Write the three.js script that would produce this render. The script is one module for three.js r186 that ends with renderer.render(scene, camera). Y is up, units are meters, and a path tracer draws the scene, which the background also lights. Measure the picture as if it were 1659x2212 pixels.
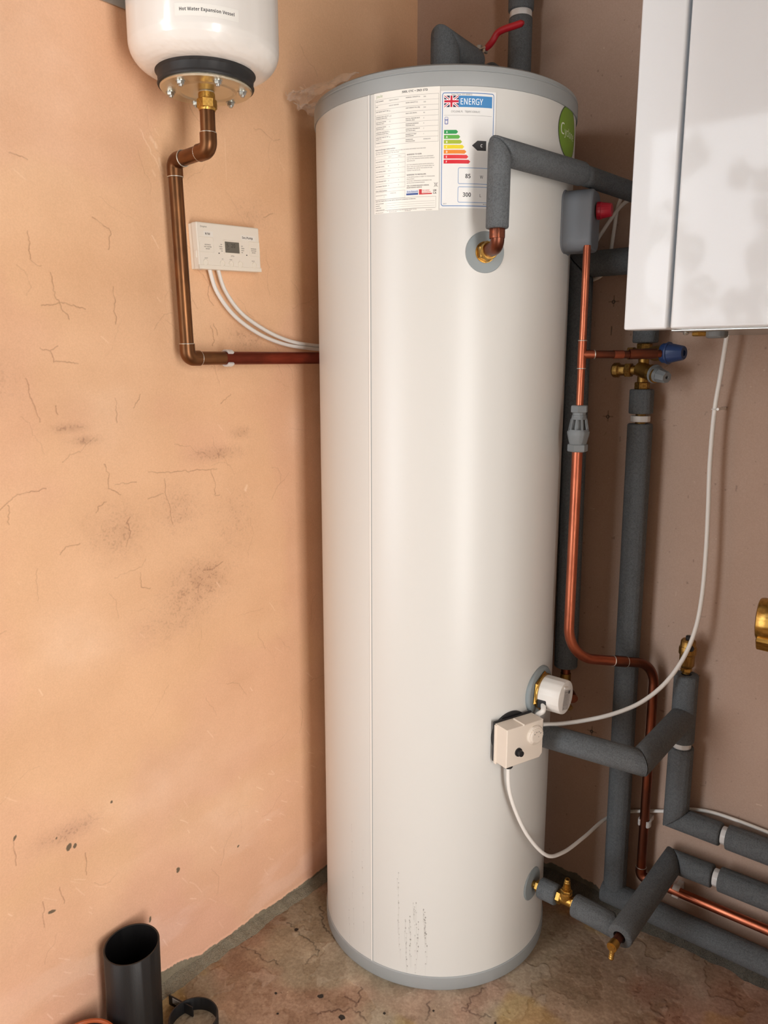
import * as THREE from 'three';
import { RectAreaLightUniformsLib } from 'three/addons/lights/RectAreaLightUniformsLib.js';
import { RoundedBoxGeometry } from 'three/addons/geometries/RoundedBoxGeometry.js';
import { mergeGeometries, toCreasedNormals } from 'three/addons/utils/BufferGeometryUtils.js';

// ------------------------------------------------------------------ camera, sky, daylight, exposure
// World: the room corner is the origin, +x runs along the right wall, +z along the left wall, y up.
const scene = new THREE.Scene();
const renderer = new THREE.WebGLRenderer({ antialias: true });
renderer.toneMapping = THREE.LinearToneMapping;
renderer.toneMappingExposure = 1.0;
renderer.shadowMap.enabled = true;
const camera = new THREE.PerspectiveCamera(2 * Math.atan(1106 / 1661) * 180 / Math.PI, 1659 / 2212, 0.05, 60);
camera.position.set(1.3527, 1.4, 1.7385);
const PITCH = 10.816 * Math.PI / 180;
camera.lookAt(1.3527 - 0.6448 * Math.cos(PITCH), 1.4 - Math.sin(PITCH), 1.7385 - 0.76436 * Math.cos(PITCH));
scene.add(camera);
scene.background = new THREE.Color(0.62, 0.74, 0.9);
RectAreaLightUniformsLib.init();
const ROOM = { x: 2.45, z: 3.3, y: 2.8 };
const DOOR = { z0: 1.4, z1: 2.05, y1: 2.1 };          // open doorway opposite the left wall
const GLAZED = { x0: -0.5, x1: 0.4, y1: 2.7 };        // second doorway behind the camera, past the end of the left wall
function daylight(w, h, colour, intensity, from, to) {
  const l = new THREE.RectAreaLight(colour, intensity, w, h);
  l.position.set(...from); l.lookAt(...to); scene.add(l); return l;
}
daylight(DOOR.z1 - DOOR.z0, DOOR.y1, new THREE.Color(1, 0.97, 0.93), 13.8, [ROOM.x + 0.1, DOOR.y1 / 2, (DOOR.z0 + DOOR.z1) / 2], [0, DOOR.y1 / 2, (DOOR.z0 + DOOR.z1) / 2]);
daylight(2.0, 3.0, new THREE.Color(0.93, 0.97, 1.0), 12, [-0.2, 1.6, ROOM.z + 0.85], [0.15, 1.3, 1.5]);

// ------------------------------------------------------------------ helpers
let seed = 7;
const rnd = () => { seed = (seed * 1664525 + 1013904223) >>> 0; return seed / 4294967296; };
const V = (x, y, z) => new THREE.Vector3(x, y, z);
const rad = (d) => d * Math.PI / 180;
const used = {};
const numbered = (n) => { const k = used[n] = (used[n] ?? -1) + 1; return k ? n + '_' + String(k).padStart(3, '0') : n; };
const shade = (o) => { o.castShadow = true; o.receiveShadow = true; return o; };
function thing(name, label, category, [x, y, z], group) {
  const o = new THREE.Group(); o.name = numbered(name); o.position.set(x, y, z);
  o.userData = { label, category }; if (group) o.userData.group = group;
  scene.add(o); return o;
}
function originOf(o) { const p = V(0, 0, 0); for (let q = o; q && q !== scene; q = q.parent) p.add(q.position); return p; }
function part(parent, name, geo, mat, label) {          // geo is given in room coordinates
  const o = originOf(parent); const g = Array.isArray(geo) ? join(geo) : geo;
  g.translate(-o.x, -o.y, -o.z);
  const m = shade(new THREE.Mesh(g, mat)); m.name = name; if (label) m.userData.label = label;
  parent.add(m); return m;
}
function struct(name, geo, mat, label, category) {
  const m = shade(new THREE.Mesh(Array.isArray(geo) ? join(geo) : geo, mat)); m.name = name;
  m.userData = { kind: 'structure', label, category }; scene.add(m); return m;
}
function join(list) {
  return mergeGeometries(list.map((g) => {
    const q = g.index ? g.toNonIndexed() : g.clone();
    for (const k of Object.keys(q.attributes)) if (!['position', 'normal', 'uv'].includes(k)) q.deleteAttribute(k);
    if (!q.attributes.uv) q.setAttribute('uv', new THREE.BufferAttribute(new Float32Array(q.attributes.position.count * 2), 2));
    return q;
  }));
}
// rounded polyline
function path(pts, bend = 0.03, n = 10) {
  pts = pts.map((p) => Array.isArray(p) ? V(...p) : p); const out = [pts[0].clone()];
  for (let i = 1; i < pts.length - 1; i++) {
    const a = pts[i - 1].clone().sub(pts[i]), b = pts[i + 1].clone().sub(pts[i]);
    const bd = Math.min(bend, a.length() * 0.49, b.length() * 0.49);
    const p0 = pts[i].clone().addScaledVector(a.normalize(), bd), p2 = pts[i].clone().addScaledVector(b.normalize(), bd);
    const w = Math.sin(Math.acos(THREE.MathUtils.clamp(a.dot(b), -1, 1)) / 2);
    for (let k = 0; k <= n; k++) {
      const t = k / n, c0 = (1 - t) * (1 - t), c1 = 2 * t * (1 - t) * w, c2 = t * t, s = c0 + c1 + c2;
      out.push(p0.clone().multiplyScalar(c0).addScaledVector(pts[i], c1).addScaledVector(p2, c2).divideScalar(s));
    }
  }
  out.push(pts[pts.length - 1].clone()); return out;
}
function smooth(pts, n = 60) { return new THREE.CatmullRomCurve3(pts.map((p) => V(...p)), false, 'centripetal').getSpacedPoints(n); }
// tube swept along a polyline, uv in metres
function sweep(pts, r, seg = 24, caps = true) {
  pts = pts.map((p) => Array.isArray(p) ? V(...p) : p).filter((p, i, a) => !i || p.distanceTo(a[i - 1]) > 1e-5);
  const pos = [], nor = [], uv = [], idx = []; const n = pts.length; let len = 0;
  const tan = pts.map((p, i) => pts[Math.min(n - 1, i + 1)].clone().sub(pts[Math.max(0, i - 1)]).normalize());
  let u = V(0, 1, 0); if (Math.abs(tan[0].dot(u)) > 0.9) u = V(1, 0, 0);
  u.addScaledVector(tan[0], -u.dot(tan[0])).normalize();
  for (let i = 0; i < n; i++) {
    if (i) { len += pts[i].distanceTo(pts[i - 1]); u.addScaledVector(tan[i], -u.dot(tan[i])).normalize(); }
    const v = tan[i].clone().cross(u); const rr = typeof r === 'function' ? r(i / (n - 1)) : r;
    for (let k = 0; k <= seg; k++) {
      const a = k / seg * 2 * Math.PI, d = u.clone().multiplyScalar(Math.cos(a)).addScaledVector(v, Math.sin(a));
      pos.push(pts[i].x + d.x * rr, pts[i].y + d.y * rr, pts[i].z + d.z * rr); nor.push(d.x, d.y, d.z); uv.push(a * rr, len);
    }
  }
  for (let i = 0; i < n - 1; i++) for (let k = 0; k < seg; k++) { const a = i * (seg + 1) + k, b = a + seg + 1; idx.push(a, a + 1, b, b, a + 1, b + 1); }
  if (caps) for (const e of [0, n - 1]) {
    const s = pos.length / 3, t = tan[e].clone().multiplyScalar(e ? 1 : -1);
    pos.push(...pts[e].toArray()); nor.push(...t.toArray()); uv.push(0, 0);
    for (let k = 0; k <= seg; k++) { const q = (e * (seg + 1) + k) * 3; pos.push(pos[q], pos[q + 1], pos[q + 2]); nor.push(...t.toArray()); uv.push(pos[q] + pos[q + 2], pos[q + 1]); }
    for (let k = 0; k < seg; k++) e ? idx.push(s, s + 1 + k, s + 2 + k) : idx.push(s, s + 2 + k, s + 1 + k);
  }
  const g = new THREE.BufferGeometry();
  g.setAttribute('position', new THREE.Float32BufferAttribute(pos, 3)); g.setAttribute('normal', new THREE.Float32BufferAttribute(nor, 3)); g.setAttribute('uv', new THREE.Float32BufferAttribute(uv, 2)); g.setIndex(idx); return g;
}
// move a shape modelled along +y to point p with +y turned to direction d
function aim(geo, p, d) {
  const q = new THREE.Quaternion().setFromUnitVectors(V(0, 1, 0), V(...(Array.isArray(d) ? d : d.toArray())).normalize());
  geo.applyQuaternion(q); geo.translate(...(Array.isArray(p) ? p : p.toArray())); return geo;
}
const lathe = (prof, seg = 48) => { const g = new THREE.LatheGeometry(prof.map(([r, y]) => new THREE.Vector2(Math.max(r, 1e-5), y)), seg); return toCreasedNormals(g, rad(32)); };
// hexagon nut with chamfered corners, from y=0 to y=h
function hex(r, h, hole = 0) {
  const c = r * 0.1; const g = new THREE.LatheGeometry([[hole, 0], [r - c, 0], [r, c], [r, h - c], [r - c, h], [hole, h]].map(([a, b]) => new THREE.Vector2(Math.max(a, 1e-5), b)), 6);
  return toCreasedNormals(g, rad(20));
}
// foam lagging: a thick-walled tube, ends cut square or to a mitre plane, slit mark left to the material
function foam(p0, p1, r, { n0, n1, ri = 0.0115, round = 0.003, seg = 36 } = {}) {
  const a = V(...p0), b = V(...p1), d = b.clone().sub(a), L = d.length(); d.normalize();
  let u = V(0, 1, 0); if (Math.abs(d.dot(u)) > 0.9) u = V(1, 0, 0); u.addScaledVector(d, -u.dot(d)).normalize(); const v = d.clone().cross(u);
  const m0 = n0 ? V(...n0).normalize() : d, m1 = n1 ? V(...n1).normalize() : d;
  const pos = [], uv = [], idx = [];
  const rows = [[ri, 0, 0.012], [ri, 0, 0], [r - round, 0, 0], [r - round * 0.3, 0, round * 0.3], [r, 0, round]];
  const nn = Math.max(2, Math.round(L / 0.03)); const list = rows.map(([R, , o]) => [R, 0, o]);
  for (let i = 1; i < nn; i++) list.push([r, i / nn, 0]);
  for (const [R, , o] of rows.slice().reverse()) list.push([R, 1, -o]);
  for (const [R, t, o] of list) for (let k = 0; k <= seg; k++) {
    const an = k / seg * 2 * Math.PI, w = u.clone().multiplyScalar(Math.cos(an) * R).addScaledVector(v, Math.sin(an) * R);
    const s0 = -w.dot(m0) / d.dot(m0), s1 = L - w.dot(m1) / d.dot(m1);
    const s = t === 0 ? s0 + o : t === 1 ? s1 + o : s0 + (s1 - s0) * t;
    const q = a.clone().add(w).addScaledVector(d, s); pos.push(q.x, q.y, q.z); uv.push(an * r, s);
  }
  for (let i = 0; i < list.length - 1; i++) for (let k = 0; k < seg; k++) { const A = i * (seg + 1) + k, B = A + seg + 1; idx.push(A, A + 1, B, B, A + 1, B + 1); }
  const g = new THREE.BufferGeometry(); g.setAttribute('position', new THREE.Float32BufferAttribute(pos, 3)); g.setAttribute('uv', new THREE.Float32BufferAttribute(uv, 2)); g.setIndex(idx);
  return toCreasedNormals(g, rad(50));
}
const box = (w, h, d, x, y, z, r = 0.002, s = 2) => new RoundedBoxGeometry(w, h, d, s, Math.min(r, w / 2.01, h / 2.01, d / 2.01)).translate(x, y, z);
const ring = (p, d, r, w) => aim(new THREE.TorusGeometry(r, w, 8, 28).rotateX(Math.PI / 2), p, d);

// ------------------------------------------------------------------ procedural surfaces
const PERM = new Float32Array(65536).map(() => rnd());
function vnoise(x, y, o = 0) {
  const xi = Math.floor(x), yi = Math.floor(y), fx = x - xi, fy = y - yi, sx = fx * fx * (3 - 2 * fx), sy = fy * fy * (3 - 2 * fy);
  const x0 = (xi * 73 + o * 131) & 255, x1 = ((xi + 1) * 73 + o * 131) & 255, y0 = ((yi * 151 + o * 17) & 255) << 8, y1 = (((yi + 1) * 151 + o * 17) & 255) << 8;
  const a = PERM[x0 + y0], b = PERM[x1 + y0], c = PERM[x0 + y1], d = PERM[x1 + y1];
  return a + (b - a) * sx + (c - a) * sy + (a - b - c + d) * sx * sy;
}
const fbm = (x, y, n, o = 0) => { let s = 0, w = 0.5; for (let i = 0; i < n; i++) { s += w * vnoise(x, y, o + i); x = x * 2.03 + 5.1; y = y * 2.03 + 3.7; w *= 0.5; } return s / (1 - 0.5 ** n); };
const sstep = (a, b, x) => { const t = Math.min(1, Math.max(0, (x - a) / (b - a))); return t * t * (3 - 2 * t); };
function dataTex(N, M, fill, srgb) {
  const d = new Uint8Array(N * M * 4); const c = [0, 0, 0];
  for (let j = 0; j < M; j++) for (let i = 0; i < N; i++) { fill(i, j, c); const k = (j * N + i) * 4; d[k] = Math.max(0, Math.min(255, c[0])); d[k + 1] = Math.max(0, Math.min(255, c[1])); d[k + 2] = Math.max(0, Math.min(255, c[2])); d[k + 3] = 255; }
  const t = new THREE.DataTexture(d, N, M); t.magFilter = THREE.LinearFilter; t.minFilter = THREE.LinearMipmapLinearFilter; t.generateMipmaps = true; t.wrapS = t.wrapT = THREE.MirroredRepeatWrapping; if (srgb) t.colorSpace = THREE.SRGBColorSpace; t.needsUpdate = true; return t;
}
// lines (cracks, scratches) rasterised into a weight map; coordinates in metres on a SIZE x SIZE sheet
const SIZE = 2.4;
function lineMap(N, lines) {
  const m = new Float32Array(N * N), s = N / SIZE;
  for (const { pts, w, a, jit = 0.004 } of lines) for (let i = 0; i < pts.length - 1; i++) {
    const [x0, y0] = pts[i], [x1, y1] = pts[i + 1], L = Math.hypot(x1 - x0, y1 - y0), n = Math.max(2, Math.round(L * s * 1.5)); let ox = 0, oy = 0;
    for (let k = 0; k <= n; k++) {
      const t = k / n, e = Math.sin(Math.PI * t);
      ox = jit * (fbm(x0 * 40 + t * L * 90, y0 * 31, 3) - 0.5) * 2 * Math.min(1, e * 3); oy = jit * (fbm(y0 * 44 + t * L * 90, x0 * 27, 3, 9) - 0.5) * 2 * Math.min(1, e * 3);
      const cx = (x0 + (x1 - x0) * t + ox) * s, cy = (y0 + (y1 - y0) * t + oy) * s, R = Math.ceil(w + 1), aa = a * (0.55 + 0.7 * vnoise(t * L * 70, i * 3.3 + x0 * 50, 4));
      for (let yy = Math.floor(cy) - R; yy <= cy + R; yy++) for (let xx = Math.floor(cx) - R; xx <= cx + R; xx++) if (xx >= 0 && yy >= 0 && xx < N && yy < N) {
        const q = Math.max(0, 1 - Math.hypot(xx - cx, yy - cy) / w) * aa; if (q > m[yy * N + xx]) m[yy * N + xx] = q;
      }
    }
  }
  return m;
}
const TN = 2048;
// plaster of the left wall: cracks, stains and chips are laid where they sit on the wall (z, y)
const CRACKS = [[[.87,1.188],[.818,1.181],[.743,1.179],[.7,1.177]],[[.833,1.171],[.834,1.142],[.823,1.102],[.819,1.072]],[[.838,1.14],[.874,1.134]],[[.945,1.171],[.898,1.171]],[[.965,1.213],[.958,1.196],[.96,1.165],[.935,1.15]],[[1.167,1.152],[1.134,1.176],[1.082,1.18]],[[1.152,1.159],[1.153,1.125]],[[1.072,1.429],[1.054,1.424],[1.039,1.433]],[[1.053,1.423],[1.049,1.405],[1.003,1.402]],[[.933,1.337],[.932,1.291]],[[1.051,1.327],[1.049,1.312]],[[1.102,1.377],[1.094,1.339],[1.083,1.3]],[[.716,1.175],[.705,1.143],[.708,1.121],[.695,1.119]],[[.902,.985],[.902,.955],[.881,.948]],[[.749,.957],[.722,.956],[.694,.967]],[[.93,1.044],[.919,1.071],[.926,1.093],[.917,1.103]],[[.989,1.122],[.984,1.133],[.966,1.14]],[[1.066,1.054],[1.054,1.067],[1.026,1.068]],[[.701,1.481],[.694,1.452],[.698,1.44]],[[.878,1.343],[.895,1.317]],[[.682,1.318],[.654,1.337]],[[1.121,.393],[1.115,.354]],[[1.156,.382],[1.157,.326]],[[1.064,.438],[1.065,.389]],[[1.198,.535],[1.198,.483]],[[1.063,1.502],[1.02,1.509],[.981,1.5]],[[1.042,1.559],[1.038,1.52],[1.014,1.481]],[[.922,1.544],[.922,1.476]],[[1.077,1.624],[1.076,1.578],[1.058,1.569]],[[1.097,1.745],[1.067,1.74]],[[.955,1.663],[.92,1.643],[.927,1.61]],[[.545,1.719],[.518,1.731]],[[.697,1.57],[.704,1.541],[.691,1.523]],[[.693,1.485],[.684,1.462]]];
const crackLines = CRACKS.map((pts) => ({ pts, w: 1.25, a: 0.5, jit: 0.004 }));
for (let i = 0; i < 150; i++) {
  let x = 0.1 + rnd() * 2.0, y = 0.15 + rnd() * 2.0, a = rnd() * 6.28; const pts = [[x, y]];
  for (let k = 0; k < 2 + rnd() * 3; k++) { a += (rnd() - 0.5) * 1.6; x += Math.cos(a) * 0.02; y += Math.sin(a) * 0.02; pts.push([x, y]); }
  crackLines.push({ pts, w: 1.1, a: 0.1 + 0.22 * rnd(), jit: 0.003 });
}
const scratchLines = [];
for (let i = 0; i < 130; i++) { const low = i < 70, x = 0.3 + rnd() * 1.3, y = low ? 0.05 + rnd() * 0.35 : 0.3 + rnd() * 1.8, a = -0.5 - rnd() * 0.7, L = 0.006 + rnd() * 0.025; scratchLines.push({ pts: [[x, y], [x + Math.cos(a) * L, y - Math.sin(a) * L]], w: 1.6, a: 0.3 + 0.5 * rnd(), jit: 0.001 }); }
scratchLines.push({ pts: [[.845, 1.835], [.825, 1.80], [.808, 1.775], [.80, 1.755]], w: 1.6, a: 0.8, jit: 0.003 }, { pts: [[.823, 1.825], [.812, 1.81]], w: 4.5, a: 0.7, jit: 0.003 }, { pts: [[.806, 1.79], [.80, 1.765]], w: 3.5, a: 0.7, jit: 0.003 }, { pts: [[.822, 1.765], [.818, 1.758]], w: 3, a: 0.6, jit: 0.003 }, { pts: [[.622, 1.12], [.618, 1.13]], w: 4, a: 0.8 }, { pts: [[.645, 1.86], [.645, 1.775]], w: 1.3, a: 0.5, jit: 0.0005 });
const SMUDGE = [[.761, .932, .075, .05, 1], [1.03, 1.286, .03, .008, 1.1], [1.0, 1.262, .028, .008, .9], [.951, 1.078, .06, .05, .7], [.697, 1.211, .06, .015, .9], [.686, 1.405, .05, .012, 1.1], [.6, 1.46, .05, .035, .8], [.63, 1.252, .025, .012, .8], [.80, 1.10, .05, .05, .6], [.84, .86, .08, .04, .5], [1.1, .50, .06, .02, .8], [.66, 1.06, .06, .08, .4], [1.17, 1.37, .05, .05, .5], [.58, 1.72, .05, .03, .4]];
const PALE = [[1.026, .86, .07, .04], [.461, 1.257, .03, .06], [1.069, .91, .06, .05], [.9, .5, .15, .08], [.7, .35, .12, .1], [.95, 1.3, .07, .07], [1.1, 1.9, .2, .2]];
const SPOT = [[1.196, .538, .004, .009, .5], [1.096, .468, .008, .012, .6], [1.084, .464, .005, .008, .4], [1.141, .351, .014, .006, .2], [.682, .254, .006, .004, -.6], [.853, .283, .008, .011, 0], [1.119, .499, .003, .004, 0], [1.0, .52, .004, .005, 0], [.93, .205, .004, .012, .2]];
const crackMap = lineMap(TN, crackLines), scratchMap = lineMap(TN, scratchLines);
const mortarEdge = (z) => 0.034 + 0.016 * (fbm(z * 14, 3.3, 4, 2) - 0.5) * 2 + 0.018 * sstep(0.8, 0.87, z) * sstep(1.0, 0.9, z) + 0.03 * sstep(0.35, 0.2, z);
const leftMap = dataTex(TN, TN, (i, j, c) => {
  const z = i / TN * SIZE, y = j / TN * SIZE;
  const big = fbm(z * 2.2, y * 2.2, 4, 20) - 0.5, mid = fbm(z * 9, y * 9, 4, 40) - 0.5, fine = vnoise(z * 620, y * 620, 60) - 0.5, sweepy = fbm(z * 3 + y * 2, y * 14, 3, 80) - 0.5;
  let r = 236 + big * 18 + mid * 13 + fine * 9 + sweepy * 7, g = 190 + big * 16 + mid * 13 + fine * 9 + sweepy * 9, b = 150 + big * 12 + mid * 14 + fine * 9 + sweepy * 10;
  const pink = sstep(0.5, 0.62, fbm(z * 3.1 + 7, y * 3.1, 3, 90)) * 0.5; r -= pink * 3; g -= pink * 7;
  for (const [a, e, u, v, s] of SMUDGE) { const d2 = ((z - a) / u) ** 2 + ((y - e) / v) ** 2; if (d2 < 6) { const m = Math.exp(-d2) * s * (0.35 + 1.1 * fbm(z * 60, y * 60, 3, 30)); const sp = vnoise(z * 300, y * 300, 33) > 0.72 ? 1.6 : 0.8; r -= 30 * m * sp; g -= 28 * m * sp; b -= 22 * m * sp; } }
  for (const [a, e, u, v] of PALE) { const d2 = ((z - a) / u) ** 2 + ((y - e) / v) ** 2; if (d2 < 6) { const m = Math.exp(-d2) * (0.3 + fbm(z * 25, y * 25, 4, 50)); r += 6 * m; g += 10 * m; b += 14 * m; } }
  const low = sstep(0.5, 0.1, y + 0.25 * (fbm(z * 6, y * 6, 3, 70) - 0.5)); g -= low * 4; b += low * 4;   // fresher, pinker coat brushed on along the foot of the wall
  const lime = low * sstep(0.56, 0.7, fbm(z * 5 + y * 3, y * 16, 4, 75)); r += lime * 5; g += lime * 9; b += lime * 13;
  const k = crackMap[j * TN + i]; r -= 95 * k; g -= 90 * k; b -= 75 * k;
  const w = scratchMap[j * TN + i]; r += 22 * w; g += 34 * w; b += 42 * w;
  for (const [a, e, u, v, t] of SPOT) { const dz = z - a, dy = y - e; if (Math.abs(dz) < 0.03 && Math.abs(dy) < 0.03) { const q = 1.5 * Math.hypot((dz * Math.cos(t) + dy * Math.sin(t)) / u, (dy * Math.cos(t) - dz * Math.sin(t)) / v) + 0.5 * (vnoise(z * 250, y * 250, 3) - 0.5); if (q < 1) { const m = sstep(1, 0.75, q); r += (118 - r) * m; g += (100 - g) * m; b += (80 - b) * m; } } }
  const ed = mortarEdge(z); if (y < ed + 0.01) { const m = sstep(ed + 0.001, ed - 0.001, y + 0.003 * (vnoise(z * 220, y * 220, 5) - 0.5)); const n = 24 * (fbm(z * 40, y * 40, 4, 11) - 0.5) + fine * 20; const pl = sstep(ed + 0.01, ed + 0.002, y) * (1 - m) * 14; r += (138 + n - r) * m + pl; g += (128 + n - g) * m + pl; b += (108 + n - b) * m + pl; }
  c[0] = r; c[1] = g; c[2] = b;
}, true);
const leftBump = dataTex(1024, 1024, (i, j, c) => { const z = i / 1024 * SIZE, y = j / 1024 * SIZE; const k = Math.max(crackMap[(j * 2) * TN + i * 2], crackMap[(j * 2 + 1) * TN + i * 2 + 1] || 0); const h = 128 + 60 * (fbm(z * 7, y * 7, 4, 5) - 0.5) + 22 * (fbm(z * 60, y * 60, 3, 15) - 0.5) - 40 * k - 40 * (y < mortarEdge(z) ? 1 : 0); c[0] = c[1] = c[2] = h; });
// plaster of the right wall: smoother, greyer skim
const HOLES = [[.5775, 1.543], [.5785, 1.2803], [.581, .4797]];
const pencil = []; for (const [x, y] of HOLES) pencil.push({ pts: [[x - .012, y], [x + .012, y]], w: 1.3, a: .7, jit: 0 }, { pts: [[x, y - .011], [x, y + .013]], w: 1.3, a: .7, jit: 0 });
pencil.push({ pts: [[.575, 1.468], [.5755, 1.487]], w: 1.4, a: .8, jit: 0 });
for (let i = 0; i < 16; i++) { const x = .5 + rnd() * .8, y = .2 + rnd() * 1.2, L = .006 + rnd() * .012, a = rnd() * 3; pencil.push({ pts: [[x, y], [x + L * Math.cos(a), y + L * Math.sin(a)]], w: 1.2, a: .3 }); }
const pencilMap = lineMap(TN, pencil);
const rightEdge = (x) => 0.058 + 0.014 * (fbm(x * 22, 8.1, 4, 6) - 0.5) * 2 - 0.02 * sstep(0.6, 0.68, x);
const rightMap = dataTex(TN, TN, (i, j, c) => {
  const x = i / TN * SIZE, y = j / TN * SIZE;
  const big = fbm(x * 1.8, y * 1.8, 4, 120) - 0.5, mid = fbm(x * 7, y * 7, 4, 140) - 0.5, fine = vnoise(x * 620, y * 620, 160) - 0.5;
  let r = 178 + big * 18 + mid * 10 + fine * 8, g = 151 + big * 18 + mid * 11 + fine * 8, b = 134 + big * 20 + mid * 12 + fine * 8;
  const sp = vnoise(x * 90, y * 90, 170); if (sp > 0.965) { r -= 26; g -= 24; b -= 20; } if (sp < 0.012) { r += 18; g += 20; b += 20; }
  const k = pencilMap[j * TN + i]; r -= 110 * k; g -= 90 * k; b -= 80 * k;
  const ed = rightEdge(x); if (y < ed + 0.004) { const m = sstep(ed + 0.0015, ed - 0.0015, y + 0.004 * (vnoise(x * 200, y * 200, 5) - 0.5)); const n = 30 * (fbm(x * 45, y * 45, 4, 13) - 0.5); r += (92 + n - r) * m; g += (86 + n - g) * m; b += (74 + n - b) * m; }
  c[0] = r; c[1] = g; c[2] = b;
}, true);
const rightBump = dataTex(1024, 1024, (i, j, c) => { const x = i / 1024 * SIZE, y = j / 1024 * SIZE; const h = 128 + 60 * (fbm(x * 5, y * 5, 4, 205) - 0.5) + 12 * (fbm(x * 60, y * 60, 3, 215) - 0.5) - 40 * (y < rightEdge(x) ? 1 : 0); c[0] = c[1] = c[2] = h; });
// worn concrete floor: flaked screed with ragged edges, ochre and red dust, reddish shade painted in at the right, cracks and chips (x, z)
const FCRACK = [[[.553,.43],[.543,.472],[.553,.505],[.547,.518],[.605,.493]],[[.075,.486],[.137,.532],[.195,.545]],[[.054,.581],[.134,.586],[.183,.595],[.189,.647]],[[.026,.708],[.139,.689]],[[.301,.741],[.358,.669],[.403,.674]],[[.325,.656],[.362,.658],[.335,.613]],[[.502,.59],[.478,.544]]].map((pts) => ({ pts, w: 2.2, a: 0.8, jit: 0.012 }));
const floorCrack = lineMap(TN, FCRACK);
const FDOT = [[.283, .691, .006], [.358, .702, .007], [.422, .634, .003], [.09, .583, .005], [.022, .671, .003], [.245, .785, .003], [.5, .56, .003], [.62, .5, .003], [.2, .75, .003]];
const flake = (x, z) => fbm(x * 5.5 + 2, z * 5.5, 5, 300);
const floorMap = dataTex(TN, TN, (i, j, c) => {
  const x = i / TN * SIZE, z = j / TN * SIZE;
  const big = fbm(x * 3, z * 3, 4, 320) - 0.5, mid = fbm(x * 16, z * 16, 5, 340) - 0.5, fine = vnoise(x * 500, z * 500, 360) - 0.5 + 1.2 * (vnoise(x * 210, z * 210, 361) - 0.5), f = flake(x, z), f2 = fbm(x * 13 + 4, z * 13, 5, 440);
  let r = 168 + big * 34 + mid * 48 + fine * 17, g = 154 + big * 32 + mid * 46 + fine * 17, b = 132 + big * 28 + mid * 46 + fine * 15;
  const chip = sstep(0.585, 0.6, f2); r -= chip * 11; g -= chip * 12; b -= chip * 12; const pale = sstep(0.4, 0.37, f2); r += pale * 8; g += pale * 8; b += pale * 7;
  const gone = sstep(0.505, 0.515, f); r -= gone * 10; g -= gone * 12; b -= gone * 14;
  const rim = Math.max(0, 1 - Math.abs(f - 0.51) / 0.004); r -= rim * 13; g -= rim * 13; b -= rim * 12;
  const red = sstep(0.46, 0.62, fbm(x * 4 + 9, z * 4, 4, 380)) * 0.75 + 0.6 * sstep(0.45, 0.75, x + 0.25 * mid); r += red * 2; g -= red * 16; b -= red * 15;  // random red dust, plus shade of the right side painted redder and darker
  const och = sstep(0.6, 0.72, fbm(x * 6 + 3, z * 6 + 4, 4, 400)); r += och * 8; g += och * 3; b -= och * 16;
  const k = floorCrack[j * TN + i]; r -= 75 * k; g -= 70 * k; b -= 60 * k;
  const sp = vnoise(x * 170, z * 170, 410); if (sp > 0.97) { r -= 42; g -= 40; b -= 36; } if (sp < 0.015) { r += 40; g += 40; b += 36; }
  for (const [a, e, s] of FDOT) { const q = Math.hypot(x - a, z - e) / s + 0.6 * (vnoise(x * 260, z * 260, 2) - 0.5); if (q < 1) { r = 46; g = 38; b = 32; } }
  c[0] = r; c[1] = g; c[2] = b;
}, true);
const floorBump = dataTex(1024, 1024, (i, j, c) => { const x = i / 1024 * SIZE, z = j / 1024 * SIZE; const f = flake(x, z), gone = sstep(0.505, 0.515, f); const h = 150 - gone * 45 - 26 * sstep(0.585, 0.6, fbm(x * 13 + 4, z * 13, 5, 440)) + 46 * (fbm(x * 16, z * 16, 5, 340) - 0.5) + 40 * (fbm(x * 90, z * 90, 3, 351) - 0.5) * (0.4 + gone) - 60 * floorCrack[(j * 2) * TN + i * 2]; c[0] = c[1] = c[2] = h; });
for (const t of [leftMap, leftBump, rightMap, rightBump, floorMap, floorBump]) t.repeat.set(1 / SIZE, 1 / SIZE);
// small tiling sheets (0.25 m)
const grain = dataTex(512, 512, (i, j, c) => { const n = vnoise(i / 2.1, j / 2.1, 501) * 0.6 + vnoise(i / 4.3, j / 4.3, 502) * 0.4; const h = 236 + (n - 0.5) * 84 + 18 * (fbm(i / 60, j / 60, 3, 503) - 0.5); c[0] = c[1] = c[2] = h; }, true);
const grainBump = dataTex(512, 512, (i, j, c) => { c[0] = c[1] = c[2] = 128 + 170 * (vnoise(i / 2.1, j / 2.1, 501) * 0.6 + vnoise(i / 4.3, j / 4.3, 502) * 0.4 - 0.5); });
const copperSheet = (base, alt, o) => dataTex(512, 512, (i, j, c) => { const n = sstep(0.35, 0.7, fbm(i / 60, j / 130, 4, o)), m = 0.92 + 0.16 * fbm(i / 14, j / 60, 3, o + 9); for (let k = 0; k < 3; k++) c[k] = (base[k] + (alt[k] - base[k]) * n) * m; }, true);
const copperRough = dataTex(256, 256, (i, j, c) => { c[0] = c[1] = c[2] = 90 + 90 * fbm(i / 20, j / 60, 4, 610); });
const orangePeel = dataTex(512, 512, (i, j, c) => { c[0] = c[1] = c[2] = 128 + 200 * (fbm(i / 14, j / 14, 2, 620) - 0.5); });
for (const t of [grain, grainBump, copperRough, orangePeel]) t.repeat.set(4, 4);
const std = (o) => new THREE.MeshStandardMaterial(o), phy = (o) => new THREE.MeshPhysicalMaterial(o);
const rgb = (r, g, b) => new THREE.Color().setRGB(r / 255, g / 255, b / 255, THREE.SRGBColorSpace);
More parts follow.
